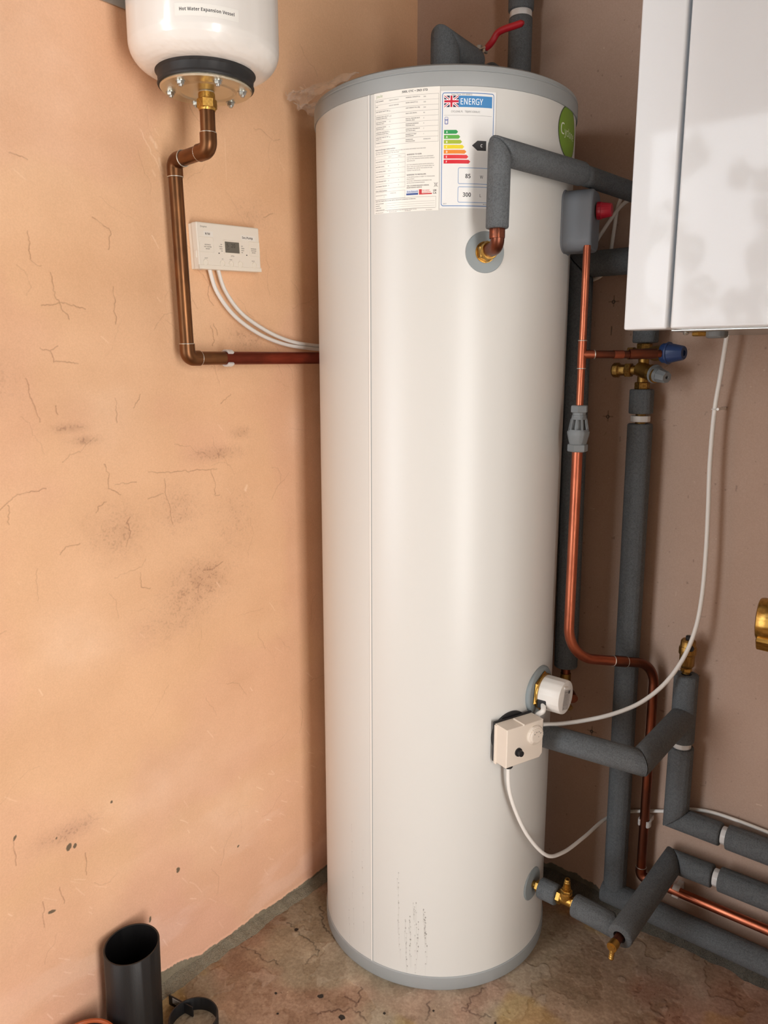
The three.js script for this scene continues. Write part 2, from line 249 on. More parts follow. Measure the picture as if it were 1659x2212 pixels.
const cu = (base, alt, o, rough) => { const t = copperSheet(base, alt, o); t.repeat.set(4, 4); return std({ map: t, metalness: 1, roughness: rough, roughnessMap: copperRough }); };
const M = {
  left: std({ map: leftMap, bumpMap: leftBump, bumpScale: 0.006, roughness: 0.86 }),
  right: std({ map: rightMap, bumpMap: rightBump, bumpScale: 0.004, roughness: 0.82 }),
  floor: std({ map: floorMap, bumpMap: floorBump, bumpScale: 0.006, roughness: 0.9 }),
  paint: std({ color: rgb(205, 196, 184), roughness: 0.9 }),
  boards: std({ color: rgb(122, 108, 94), roughness: 0.9 }),
  timber: std({ color: rgb(214, 206, 196), roughness: 0.6 }),
  mortar: std({ color: rgb(150, 140, 120), map: grain, bumpMap: grainBump, bumpScale: 0.004, roughness: 0.95 }),
  darkMortar: std({ color: rgb(92, 86, 76), map: grain, bumpMap: grainBump, bumpScale: 0.004, roughness: 0.95 }),
  foam: std({ color: rgb(98, 102, 105), map: grain, bumpMap: grainBump, bumpScale: 0.0012, roughness: 0.9 }),
  oldCopper: cu([128, 88, 58], [104, 72, 50], 520, 0.72),
  redCopper: cu([150, 70, 52], [120, 58, 44], 530, 0.8),
  copper: cu([190, 112, 84], [170, 96, 72], 540, 0.7),
  brownCopper: cu([140, 80, 58], [118, 72, 56], 550, 0.75),
  solder: std({ color: rgb(205, 200, 190), metalness: 0.9, roughness: 0.4 }),
  brass: cu([196, 156, 84], [178, 138, 70], 560, 0.7),
  darkBrass: cu([168, 132, 72], [146, 112, 60], 570, 0.85),
  zinc: std({ color: rgb(214, 208, 188), metalness: 1, roughness: 0.28, bumpMap: grainBump, bumpScale: 0.0002 }),
  steel: std({ color: rgb(190, 192, 190), metalness: 1, roughness: 0.35 }),
  grey: std({ color: rgb(150, 153, 153), roughness: 0.5 }),
  greyDark: std({ color: rgb(120, 124, 126), roughness: 0.55 }),
  disc: std({ color: rgb(140, 148, 150), roughness: 0.6 }),
  coverGrey: std({ color: rgb(112, 117, 124), roughness: 0.55 }),
  red: std({ color: rgb(178, 22, 48), roughness: 0.35 }),
  lever: std({ color: rgb(170, 24, 36), roughness: 0.4 }),
  blue: std({ color: rgb(30, 54, 98), roughness: 0.45 }),
  black: std({ color: rgb(26, 26, 28), roughness: 0.5 }),
  soil: std({ color: rgb(17, 16, 17), roughness: 0.45, bumpMap: grainBump, bumpScale: 0.0002 }),
  rubber: std({ color: rgb(32, 31, 32), roughness: 0.55 }),
  terracotta: std({ color: rgb(178, 88, 44), roughness: 0.45 }),
  cream: std({ color: rgb(240, 232, 218), roughness: 0.42 }),
  stat: std({ color: rgb(224, 212, 198), roughness: 0.45 }),
  cap: std({ color: rgb(232, 228, 222), roughness: 0.4 }),
  cable: std({ color: rgb(232, 228, 222), roughness: 0.45 }),
  clip: phy({ color: rgb(232, 230, 228), roughness: 0.4, transmission: 0.15, thickness: 0 }),
  vessel: phy({ color: rgb(236, 233, 228), roughness: 0.3, clearcoat: 0.6, clearcoatRoughness: 0.12 }),
  enamel: phy({ color: rgb(235, 239, 243), roughness: 0.34, specularIntensity: 0.35, clearcoat: 0.28, clearcoatRoughness: 0.05, bumpMap: orangePeel, bumpScale: 0.0002 }),
  film: phy({ color: rgb(246, 243, 240), roughness: 0.2, transmission: 0.8, thickness: 0, side: THREE.DoubleSide }),
  leaf: phy({ color: rgb(70, 104, 48), roughness: 0.7, transmission: 0.25, thickness: 0, side: THREE.DoubleSide }),
  bark: std({ color: rgb(92, 76, 60), roughness: 0.9 }),
};
function boxUV(g) { const p = g.attributes.position, n = g.attributes.normal, u = g.attributes.uv; for (let i = 0; i < p.count; i++) { const ax = Math.abs(n.getX(i)), ay = Math.abs(n.getY(i)), az = Math.abs(n.getZ(i)); if (az >= ax && az >= ay) u.setXY(i, p.getX(i), p.getY(i)); else if (ax >= ay) u.setXY(i, p.getZ(i), p.getY(i)); else u.setXY(i, p.getX(i), p.getZ(i)); } return g; }
function canvasMat(w, h, draw, rough = 0.5, extra = {}) {
  const c = document.createElement('canvas'); c.width = w; c.height = h; const x = c.getContext('2d'); draw(x, w, h);
  const t = new THREE.CanvasTexture(c); t.colorSpace = THREE.SRGBColorSpace; t.anisotropy = 8; return phy({ map: t, roughness: rough, ...extra });
}

// ------------------------------------------------------------------ the room
const FL = 0.01;   // floor level
{
  const T = 0.16, H = ROOM.y;
  const rect = (a0, a1, y0, y1) => { const s = new THREE.Shape(); s.moveTo(a0, y0); s.lineTo(a1, y0); s.lineTo(a1, y1); s.lineTo(a0, y1); s.closePath(); return s; };
  const hole = (a0, a1, y0, y1) => { const s = new THREE.Path(); s.moveTo(a0, y0); s.lineTo(a0, y1); s.lineTo(a1, y1); s.lineTo(a1, y0); s.closePath(); return s; };
  const ext = (s, t = T) => new THREE.ExtrudeGeometry(s, { depth: t, bevelEnabled: false });
  const toLeft = (g) => g.applyMatrix4(new THREE.Matrix4().set(0, 0, -1, 0, 0, 1, 0, 0, 1, 0, 0, 0, 0, 0, 0, 1));   // (z, y, depth) -> room, inner face on x = 0
  let s = rect(0, 2.0, 0, H);
  struct('wall_left', toLeft(ext(s)), M.left, 'bare pink plaster wall with fine cracks behind the expansion vessel', 'wall');
  struct('wall_recess', [box(1.0, H, T, -0.66, H / 2, 2.0 - T / 2, .001), box(T, H, ROOM.z - 2.0 + T, -1.0 - T / 2, H / 2, (ROOM.z + 2.0) / 2, .001)], M.paint, 'plain walls of the recess past the end of the pink wall', 'wall');
  struct('wall_added_shade', box(0.12, H, 0.88, 1.47, H / 2, 0.44, .002), M.paint, 'added unseen wall past the far side of the boiler, shading the right side', 'wall');  // unseen wall added to keep door light off the right side
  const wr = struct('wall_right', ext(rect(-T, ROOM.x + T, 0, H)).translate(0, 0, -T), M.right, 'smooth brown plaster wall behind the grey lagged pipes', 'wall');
  for (const [x, y] of HOLES) { const h = shade(new THREE.Mesh(aim(lathe([[0, -0.004], [0.0036, -0.004], [0.0042, 0.0006], [0.003, 0.0008], [0.0028, -0.002], [0, -0.002]], 14), [x, y, 0], [0, 0, 1]), M.black)); h.name = 'hole_dark_plug'; wr.add(h); }  // black plugs painted in place of the shaded inside of the holes
  s = rect(-1.0 - T, ROOM.x + T, 0, H); s.holes.push(hole(GLAZED.x0, GLAZED.x1, 0.001, GLAZED.y1));
  struct('wall_rear', ext(s).translate(0, 0, ROOM.z), M.paint, 'plain wall behind the camera with a tall doorway', 'wall');
  s = rect(0, ROOM.z, 0, H); s.holes.push(hole(DOOR.z0, DOOR.z1, 0.001, DOOR.y1));
  struct('wall_door', toLeft(ext(s)).translate(ROOM.x + T, 0, 0), M.paint, 'plain wall with the open doorway', 'wall');
  const fg = new THREE.BoxGeometry(ROOM.x + 1 + 2 * T, 0.2, ROOM.z + 2 * T).translate(ROOM.x / 2 - .5, FL - 0.1, ROOM.z / 2);
  const uvA = fg.attributes.uv, pA = fg.attributes.position; for (let i = 0; i < uvA.count; i++) uvA.setXY(i, pA.getX(i), pA.getZ(i));
  struct('floor', fg, M.floor, 'worn flaking concrete floor with reddish dust', 'floor');
  struct('ceiling', new THREE.BoxGeometry(ROOM.x + 1 + 2 * T, 0.15, ROOM.z + 2 * T).translate(ROOM.x / 2 - .5, H + 0.075, ROOM.z / 2), M.boards, 'plain brown ceiling', 'ceiling');
  // door frame and window frame
  const dz = (DOOR.z0 + DOOR.z1) / 2, dw = DOOR.z1 - DOOR.z0;
  struct('door_1', [box(0.1, DOOR.y1, 0.05, ROOM.x + 0.08, DOOR.y1 / 2, DOOR.z0 + 0.025), box(0.1, DOOR.y1, 0.05, ROOM.x + 0.08, DOOR.y1 / 2, DOOR.z1 - 0.025), box(0.1, 0.05, dw - 0.1, ROOM.x + 0.08, DOOR.y1 - 0.025, dz)], M.timber, 'white painted frame of the open doorway', 'door frame');
  const gx = (GLAZED.x0 + GLAZED.x1) / 2, gw = GLAZED.x1 - GLAZED.x0, gz = ROOM.z + 0.08;
  struct('door_2', [box(0.05, GLAZED.y1, 0.1, GLAZED.x0 + 0.025, GLAZED.y1 / 2, gz), box(0.05, GLAZED.y1, 0.1, GLAZED.x1 - 0.025, GLAZED.y1 / 2, gz), box(gw - 0.1, 0.05, 0.1, gx, GLAZED.y1 - 0.025, gz)], M.timber, 'white painted frame of the tall rear doorway', 'door frame');
  // ragged mortar at the foot of both walls
  const bead = (n, at, prof) => { const pos = [], uv = [], idx = [], K = prof(0).length; for (let i = 0; i <= n; i++) prof(i / n).forEach((p, k) => { pos.push(...at(i / n, p)); uv.push(i / n * 2, k * 0.01); }); for (let i = 0; i < n; i++) for (let k = 0; k < K - 1; k++) { const a = i * K + k, b = a + K; idx.push(a, b, a + 1, b, b + 1, a + 1); } const g = new THREE.BufferGeometry(); g.setAttribute('position', new THREE.Float32BufferAttribute(pos, 3)); g.setAttribute('uv', new THREE.Float32BufferAttribute(uv, 2)); g.setIndex(idx); g.computeVertexNormals(); return g; };
  struct('trim_1', bead(500, (t, [o, y]) => [o, y, t * 2.0], (t) => { const z = t * 2, a = 0.012 + 0.016 * fbm(z * 26, 1.2, 4, 700), h = FL + 0.006 + 0.022 * fbm(z * 18, 4.4, 4, 710), m = 0.004 * (vnoise(z * 90, 2, 720) - 0.5); return [[-0.004, h + 0.004], [0.002, h + 0.002], [0.006 + m, h - 0.004 + m], [a * 0.7, FL + (h - FL) * 0.45 + m], [a, FL + 0.002], [a + 0.004, FL - 0.004]]; }), M.mortar, 'rough grey mortar bead along the foot of the pink wall', 'mortar bead');
  struct('trim_2', bead(400, (t, [o, y]) => [t * 1.4, y, o], (t) => { const x = t * 1.4, a = 0.014 + 0.02 * fbm(x * 24, 1.2, 4, 730), h = FL + 0.01 + 0.035 * fbm(x * 16, 4.4, 4, 740), m = 0.006 * (vnoise(x * 80, 2, 750) - 0.5); return [[-0.004, h + 0.004], [0.003, h + 0.002], [0.008 + m, h - 0.006 + m], [a * 0.7, FL + (h - FL) * 0.4 + m], [a, FL + 0.002], [a + 0.004, FL - 0.004]]; }), M.darkMortar, 'dark crumbling mortar along the foot of the brown wall', 'mortar bead');
}
// shrub outside the rear doorway: its leaves break up the sky that the boiler casing mirrors
{
  const sz = ROOM.z + 0.45, t = thing('shrub', 'leafy shrub standing outside the rear doorway', 'shrub', [-0.1, FL, sz]);
  const stems = [], leaves = [];
  for (let i = 0; i < 8; i++) { const x = -0.6 + rnd() * 1.0, top = 1.5 + rnd() * 0.9; stems.push(sweep(smooth([[-0.1, FL, sz], [-0.1 + (x + 0.1) * 0.6, 0.8, sz + (rnd() - 0.5) * 0.1], [x, top, sz + (rnd() - 0.5) * 0.1]], 10), (u) => 0.014 * (1 - 0.8 * u), 6)); }
  const clumps = []; for (let i = 0; i < 34; i++) clumps.push([-0.65 + rnd() * 1.15, 1.3 + rnd() * 1.35, 0.05 + rnd() * 0.08]);
  for (const [x, y, r] of clumps) for (let k = 0; k < 50; k++) { const l = new THREE.CircleGeometry(0.028, 6); l.scale(0.55, 1, 1); l.rotateX((rnd() - 0.5) * 2.2); l.rotateY((rnd() - 0.5) * 2); const a = rnd() * 6.28, q = r * Math.sqrt(rnd()); l.translate(x + Math.cos(a) * q, y + Math.sin(a) * q, sz + (rnd() - 0.5) * 0.12); leaves.push(l); }
  for (const q of stems) part(t, 'stem', q, M.bark); part(t, 'foliage', leaves, M.leaf).userData.kind = 'stuff';
}

// ------------------------------------------------------------------ hot water cylinder
const CX = 0.306, CZ = 0.297, R = 0.275;
const onCyl = (deg, y, out = 0) => V(CX + (R + out) * Math.cos(rad(deg)), y, CZ + (R + out) * Math.sin(rad(deg)));
const outward = (deg) => V(Math.cos(rad(deg)), 0, Math.sin(rad(deg)));
// bend a flat sheet (x right, y up, z proud) round the upright cylinder of radius r about (cx, cz)
function wrap(g, r, deg, y, cx = CX, cz = CZ) {
  const p = g.attributes.position; for (let i = 0; i < p.count; i++) { const a = rad(deg) - p.getX(i) / r, q = r + p.getZ(i); p.setXYZ(i, cx + q * Math.cos(a), y + p.getY(i), cz + q * Math.sin(a)); }
  g.computeVertexNormals(); return g;
}
const slab = (w, h, d, sx = 24) => new THREE.BoxGeometry(w, h, d, sx, 1, 1);
{
  const cyl = thing('hot_water_cylinder', 'tall white hot water cylinder with grey rims standing in the room corner', 'water heater', [CX, FL, CZ]);
  const bodyMat = canvasMat(2048, 2048, (x, w, h) => {
    x.fillStyle = '#d3d1cc'; x.fillRect(0, 0, w, h);
    const at = (deg, y) => [((90 - deg + 360) % 360) / 360 * w, h - y / 2 * h];
    let s = 11; const rr = () => (s = (s * 16807) % 2147483647) / 2147483647;
    for (const [deg, y0, y1, n, a] of [[70, .10, .30, 16, .6], [66.5, .06, .19, 14, .6], [64.5, .09, .2, 14, .6], [62, .05, .24, 12, .4], [61, .11, .19, 8, .8], [57.5, .15, .22, 18, .8], [57, .08, .15, 6, .6], [90, .12, .34, 7, .35], [97, .1, .4, 8, .3], [100, .05, .2, 5, .3], [63, .2, .23, 6, .3]]) for (let k = 0; k < n; k++) {
      const [u, v] = at(deg + (rr() - .5) * 1.0 + k * 0.05, y0 + (y1 - y0) * (k + rr()) / n); x.fillStyle = `rgba(70,66,62,${a * (0.3 + 0.7 * rr())})`; x.beginPath(); x.ellipse(u, v, 0.7 + rr() * 0.9, 0.8 + rr() * 1.6, 0, 0, 6.3); x.fill();
      x.fillStyle = `rgba(120,114,106,${0.05 + 0.06 * rr()})`; x.fillRect(u - 1, v, 1.6, 14 + rr() * 20);
    }
    for (let k = 0; k < 60; k++) { const [u, v] = at(30 + rr() * 80, rr() * 1.9); x.fillStyle = `rgba(120,116,110,${0.15 * rr()})`; x.fillRect(u, v, 1.4, 1.4); }
  }, 0.36);
  const body = new THREE.LatheGeometry([[R, .036], [R, .5], [R, 1], [R, 1.5], [R, 1.902]].map(([a, b]) => new THREE.Vector2(a, b)), 128);
  for (let i = 0; i < body.attributes.uv.count; i++) body.attributes.uv.setY(i, body.attributes.position.getY(i) / 2);
  body.translate(CX, 0, CZ); part(cyl, 'body', body, bodyMat, 'white enamelled jacket with faint drip marks low down');
  part(cyl, 'seam_strip', wrap(slab(0.0036, 1.866, 0.0022, 1), R, 84.7, 0.969), M.cap, 'raised white seam lip');
  part(cyl, 'seam_groove_line', wrap(slab(0.0014, 1.866, 0.0012, 1), R, 84.2, 0.969), M.grey, 'thin grey strip drawn as the dark groove line beside the seam');  // grey strip stands in for the dark line of the seam groove
  part(cyl, 'top_rim', lathe([[R - .004, 1.893], [R + .0025, 1.893], [R + .0032, 1.895], [R + .0032, 1.917], [R + .0015, 1.9185], [R + .0015, 1.9195], [R + .003, 1.921], [R + .002, 1.927], [R - .006, 1.932], [R - .02, 1.9345], [0, 1.936]], 128).translate(CX, 0, CZ), M.grey, 'grey plastic lid with a rolled edge');
  part(cyl, 'base_rim', lathe([[0, FL], [R - .006, FL], [R - .002, FL + .003], [R + .0015, FL + .006], [R + .0025, .018], [R + .0025, .047], [R + .001, .049], [R - .003, .049]], 128).translate(CX, 0, CZ), M.grey, 'grey plastic foot ring');
  part(cyl, 'port_disc', aim(lathe([[0, 0], [.0375, 0], [.038, .0008], [.037, .0022], [0, .0024]], 48), onCyl(37.2, 1.6079, -.0012), outward(37.2)), M.disc, 'round grey port collar at the top outlet');
  part(cyl, 'port_disc', aim(lathe([[0, -.004], [.038, -.004], [.039, .0006], [.037, .0024], [0, .003]], 48), onCyl(-2.8, .2044, -.001), outward(-2.8)), M.disc, 'round grey port collar near the floor');
  // rating sticker
  const rating = canvasMat(800, 1340, (x, w, h) => {
    x.fillStyle = '#efebe3'; x.fillRect(0, 0, w, h); x.strokeStyle = '#5a5754'; x.fillStyle = '#232222'; x.lineWidth = 1.6;
    x.font = 'bold 33px sans-serif'; x.fillText('300L CYC + IND STD', 355, 50);
    x.fillStyle = '#8ea06a'; x.font = '38px sans-serif'; x.fillText('joule', 30, 62); x.fillStyle = '#232222';
    const L = ['ITEM NUMBER|TRJMVI-0300LFC', 'SIZE|500LID 0000000', 'UNIT WEIGHT EMPTY (kg)|50', 'STANDING HEAT LOSS OF|2.03|CYLINDER (kWh/24h)', 'MAX RATED WATER|10|PRESSURE (Bar)', 'EXPANSION VESSEL|3|PRESSURE (Bar)', 'OPERATING PRESSURE OF|6|EXPANSION RELIEF (Bar)', 'OPERATING TEMP OF T&P|90|VALVE (°C)', 'NUMBER OF IMMERSIONS|1'];
    const Rr = ['NOMINAL CAPACITY (L)|300', 'RATED CAPACITY (L)|300', 'UNIT WEIGHT FULL (kg)|359', 'HEAT LOSS (Watts)|85', 'MAX FILL PRESSURE INLET|3|CONTROL (Bar)', 'MAXIMUM WORKING|3|PRESSURE (Bar)', 'OPERATING PRESSURE OF|7|T&P VALVE (Bar)', 'NUMBER OF HEAT|1|EXCHANGERS', 'IMMERSION|3KW@230V|SPECIFICATION'];
    x.strokeRect(14, 84, 772, 506);
    for (let i = 0; i < 9; i++) {
      const y = 84 + i * 56.2; x.beginPath(); x.moveTo(14, y); x.lineTo(786, y); x.stroke();
      for (const [list, tx, vx] of [[L, 22, 196], [Rr, 404, 612]]) { const [a, v, b] = list[i].split('|'); x.font = 'bold 15px sans-serif'; x.fillText(a, tx, y + 24, 168); if (b) x.fillText(b, tx, y + 43, 168); x.font = '17px sans-serif'; x.fillText(v, vx, y + 30); }
    }
    x.font = 'bold 19px sans-serif'; x.fillText('Heat Exchanger Information', 16, 636); x.font = '14px sans-serif'; x.fillText('NOT APPLICABLE TO DIRECT CYLINDERS. USE A SUITABLE INCOMING MOTORISED VALVE AND HIGH', 16, 660, 760); x.fillText('LIMIT STAT. COILS ARE RATED AT THE COIL INLET', 16, 680, 500);
    x.strokeRect(14, 700, 386, 364);
    x.fillText('COIL 1', 190, 724); x.fillText('COIL 2', 310, 724);
    ['COIL RATING (kW)|32.35|0', 'RECOVERY (mins)|40|0', 'COIL SURFACE AREA|0.976|0', 'COIL FLOW RATE|0.75|', 'COIL PRESSURE DROP|5.2|0', 'MAX PRIMARY PRESSURE|3.5|0'].forEach((s, i) => { const y = 736 + i * 54.6, q = s.split('|'); x.beginPath(); x.moveTo(14, y); x.lineTo(400, y); x.stroke(); x.font = 'bold 14px sans-serif'; x.fillText(q[0], 20, y + 30, 150); x.font = '15px sans-serif'; x.fillText(q[1], 182, y + 30); x.fillText(q[2], 316, y + 30); });
    x.font = 'bold 18px sans-serif'; x.fillText('Solar Information', 16, 1092); x.strokeRect(14, 1100, 386, 82); x.font = '14px sans-serif'; x.fillText('DEDICATED SOLAR VOLUME (L)', 20, 1140, 150); x.fillText('0', 130, 1160); x.fillText('SOLAR COIL', 214, 1126);
    x.font = 'bold 19px sans-serif'; x.fillText('WARNING TO USER:', 420, 722); x.font = '14px sans-serif';
    ['a: Do not remove or adjust any component', 'part of this unvented water heater; contact', 'the installer.', '', 'b: If this unvented water heater develops a', 'fault, such as a flow of hot water from the', 'discharge pipe, switch the heater off and', 'contact the installer.'].forEach((s, i) => x.fillText(s.toUpperCase(), 420, 748 + i * 21, 360));
    x.font = 'bold 19px sans-serif'; x.fillText('WARNING TO INSTALLER:', 420, 944); x.font = '14px sans-serif'; ['a: This installation is subject to the building', 'regulations.', 'b: Use only appropriate components for', 'installation or maintenance.'].forEach((s, i) => x.fillText(s.toUpperCase(), 420, 968 + i * 21, 360));
    x.font = 'bold 16px sans-serif'; x.fillText('THIS CYLINDER REQUIRES ANNUAL', 420, 1064, 300); x.fillText('MAINTENANCE SERVICE', 420, 1084, 200);
    x.lineWidth = 3; x.strokeRect(752, 1040, 24, 34); x.beginPath(); x.moveTo(742, 1034); x.lineTo(788, 1082); x.moveTo(788, 1034); x.lineTo(742, 1082); x.stroke(); x.lineWidth = 1.6;
    x.fillStyle = '#dfe3ea'; x.fillRect(416, 1102, 142, 58); x.fillStyle = '#2f4c8f'; x.fillRect(416, 1140, 142, 20); x.font = 'italic bold 27px serif'; x.fillText('benchmark', 420, 1132, 134);
    x.fillStyle = '#c73a3f'; x.fillRect(568, 1102, 34, 46); x.fillRect(568, 1146, 152, 14); x.font = 'bold 18px sans-serif'; x.fillText('hot water', 608, 1120, 108); x.fillText('association', 608, 1139, 112);
    x.fillStyle = '#232222'; x.font = 'bold 31px sans-serif'; x.fillText('UK', 732, 1130); x.fillText('CA', 732, 1158);
    x.strokeRect(14, 1184, 752, 0.5); x.strokeRect(14, 1184, 752, 124); x.font = 'bold 15px sans-serif'; x.fillText('MUST BE COMPLETED ALONG WITH CHECKLIST (LOGBOOK) IN MANUAL:', 20, 1206, 540);
    ['INSTALLER NAME', 'ADDRESS', 'TELEPHONE', 'COMPLETION DATE'].forEach((s, i) => { const y = 1232 + i * 24; x.font = 'bold 13px sans-serif'; x.fillText(s, 20, y); x.beginPath(); x.moveTo(150, y + 2); x.lineTo(756, y + 2); x.stroke(); });
    x.font = '12px sans-serif'; x.fillText('SEE INSTALLATION INSTRUCTIONS FOR COMPANY CONTACT DETAILS', 170, 1322); x.fillText('Sales Order Number', 14, 1334); x.fillText('Manufacture Date', 200, 1334); x.fillText('ErP Efficiency', 400, 1334); x.fillText('Test Standard', 650, 1334);
  }, 0.4, { clearcoat: 0.35, clearcoatRoughness: 0.15 });
  part(cyl, 'rating_sticker', wrap(new THREE.PlaneGeometry(0.127, 0.213, 24, 1).translate(0, 0, 0.0006), R, 69, 1.788), rating, 'printed rating sticker headed 300L CYC + IND STD');
  const energy = canvasMat(700, 1280, (x, w, h) => {
    x.fillStyle = '#ecebe8'; x.fillRect(0, 0, w, h);
    x.strokeStyle = '#3d74b4'; x.lineWidth = 8; x.beginPath(); x.roundRect(22, 22, 650, 1232, 26); x.stroke();
    x.fillStyle = '#3f86c0'; x.fillRect(44, 52, 606, 122);
    const fx = 44, fy = 52, fw = 178, fh = 122; x.save(); x.beginPath(); x.rect(fx, fy, fw, fh); x.clip(); x.fillStyle = '#262a4a'; x.fillRect(fx, fy, fw, fh);
    const diag = (c, lw) => { x.strokeStyle = c; x.lineWidth = lw; x.beginPath(); x.moveTo(fx, fy); x.lineTo(fx + fw, fy + fh); x.moveTo(fx + fw, fy); x.lineTo(fx, fy + fh); x.stroke(); };
    diag('#fff', 26); diag('#c8203a', 9); x.fillStyle = '#fff'; x.fillRect(fx + fw / 2 - 22, fy, 44, fh); x.fillRect(fx, fy + fh / 2 - 20, fw, 40); x.fillStyle = '#c8203a'; x.fillRect(fx + fw / 2 - 13, fy, 26, fh); x.fillRect(fx, fy + fh / 2 - 12, fw, 24); x.restore();
    x.fillStyle = '#fff'; x.font = '92px sans-serif'; x.fillText('ENERGY', 240, 146, 290);
    x.fillStyle = '#4a4848'; x.font = '22px sans-serif'; x.fillText('Super Power SCD 0000012', 130, 46); x.font = '27px sans-serif'; x.fillText('CYCLONE.PL   TRJMVI-0300LFC', 130, 232); x.lineWidth = 2; x.strokeStyle = '#666'; x.beginPath(); x.moveTo(44, 262); x.lineTo(650, 262); x.stroke();
    x.strokeStyle = '#3f4fa0'; x.lineWidth = 4; x.beginPath(); x.roundRect(54, 282, 40, 76, 10); x.stroke(); x.strokeRect(60, 318, 28, 34); x.strokeRect(58, 304, 32, 8);
    [['A⁺', '#2f9a55', 176], ['A', '#5fae4a', 204], ['B', '#a9bd3a', 228], ['C', '#ead528', 256], ['D', '#ec8a2d', 284], ['E', '#e0343b', 310], ['F', '#d81f30', 336]].forEach(([t, c, l], i) => { const y = 420 + i * 54; x.fillStyle = c; x.beginPath(); x.moveTo(46, y); x.lineTo(46 + l - 22, y); x.lineTo(46 + l, y + 21); x.lineTo(46 + l - 22, y + 42); x.lineTo(46, y + 42); x.closePath(); x.fill(); x.fillStyle = '#fff'; x.font = 'bold 30px sans-serif'; x.fillText(t, 72, y + 33); });
    x.fillStyle = '#1c1c22'; x.beginPath(); x.moveTo(400, 586); x.lineTo(470, 532); x.lineTo(584, 532); x.lineTo(584, 640); x.lineTo(470, 640); x.closePath(); x.fill(); x.fillStyle = '#fff'; x.font = 'bold 46px sans-serif'; x.fillText('C', 508, 602);
    x.strokeStyle = '#3d74b4'; x.lineWidth = 5; x.beginPath(); x.roundRect(232, 832, 420, 176, 18); x.roundRect(232, 1042, 420, 172, 18); x.stroke();
    x.fillStyle = '#1f1f22'; x.font = 'bold 66px sans-serif'; x.fillText('85', 320, 946); x.font = '48px sans-serif'; x.fillText('W', 510, 946); x.font = 'bold 66px sans-serif'; x.fillText('300', 292, 1152); x.font = '48px sans-serif'; x.fillText('L', 510, 1152);
    x.font = '20px sans-serif'; x.fillText('2017', 44, 1238); x.fillText('812/2013', 560, 1240);
  }, 0.4, { clearcoat: 0.4, clearcoatRoughness: 0.12 });
  part(cyl, 'energy_sticker', wrap(new THREE.PlaneGeometry(0.1015, 0.2, 24, 1).translate(0, 0, 0.0007), R, 44.9, 1.785), energy, 'energy rating sticker with coloured arrows');
  const badge = canvasMat(512, 512, (x, w, h) => { x.fillStyle = '#3c4a30'; x.fillRect(0, 0, w, h); x.fillStyle = '#6f9228'; x.beginPath(); x.arc(256, 256, 244, 0, 6.3); x.fill(); x.fillStyle = '#dfe3d6'; x.font = '150px sans-serif'; x.fillText('C', 46, 300); x.fillStyle = '#c9d2b4'; x.font = '104px sans-serif'; x.fillText('yclone', 140, 300, 330); }, 0.4);  // green darkened so the badge colour holds the shade of this side
  part(cyl, 'round_badge', wrap(new THREE.RingGeometry(0.00001, 0.0495, 48, 10).translate(0, 0, 0.0006), R, -9.0, 1.851), badge, 'round green badge');
}
// crumpled polythene lying over the lid against the pink wall
{
  const t = thing('plastic_film', 'crumpled clear plastic film on the cylinder lid beside the pink wall', 'plastic film', [0.12, 1.94, 0.47]);
  const sheet = (A, B, C, D, o, amp) => { const g = new THREE.PlaneGeometry(1, 1, 60, 40), p = g.attributes.position; for (let i = 0; i < p.count; i++) { const u = p.getX(i) + 0.5, v = p.getY(i) + 0.5; const q = V(...A).multiplyScalar((1 - u) * (1 - v)).addScaledVector(V(...B), u * (1 - v)).addScaledVector(V(...C), u * v).addScaledVector(V(...D), (1 - u) * v); const n = Math.abs(fbm(u * 2.4 + o, v * 3.4, 2, 800 + o) - 0.5) * 2, n2 = Math.abs(fbm(u * 3.2, v * 2.2 + o, 2, 830 + o) - 0.5) * 2, b = Math.sin(Math.PI * u) * Math.sin(Math.PI * v); q.x = Math.max(0.006, q.x + (n - 0.3) * amp * 0.5); q.y += (n2 - 0.35) * amp + b * amp * 0.4; q.z += (n - n2) * amp * 0.6; p.setXYZ(i, q.x, q.y, q.z); } g.computeVertexNormals(); return g; };
  part(t, 'sheet', [sheet([.014, 1.982, .490], [.047, 1.9485, .474], [.17, 1.942, .535], [.05, 1.985, .49], 1, .022), sheet([.03, 1.961, .484], [.05, 1.945, .432], [.16, 1.945, .50], [.045, 1.965, .40], 2, .02), sheet([.05, 1.982, .487], [.16, 1.942, .535], [.30, 1.944, .562], [.16, 1.972, .47], 3, .024)], M.film);
}
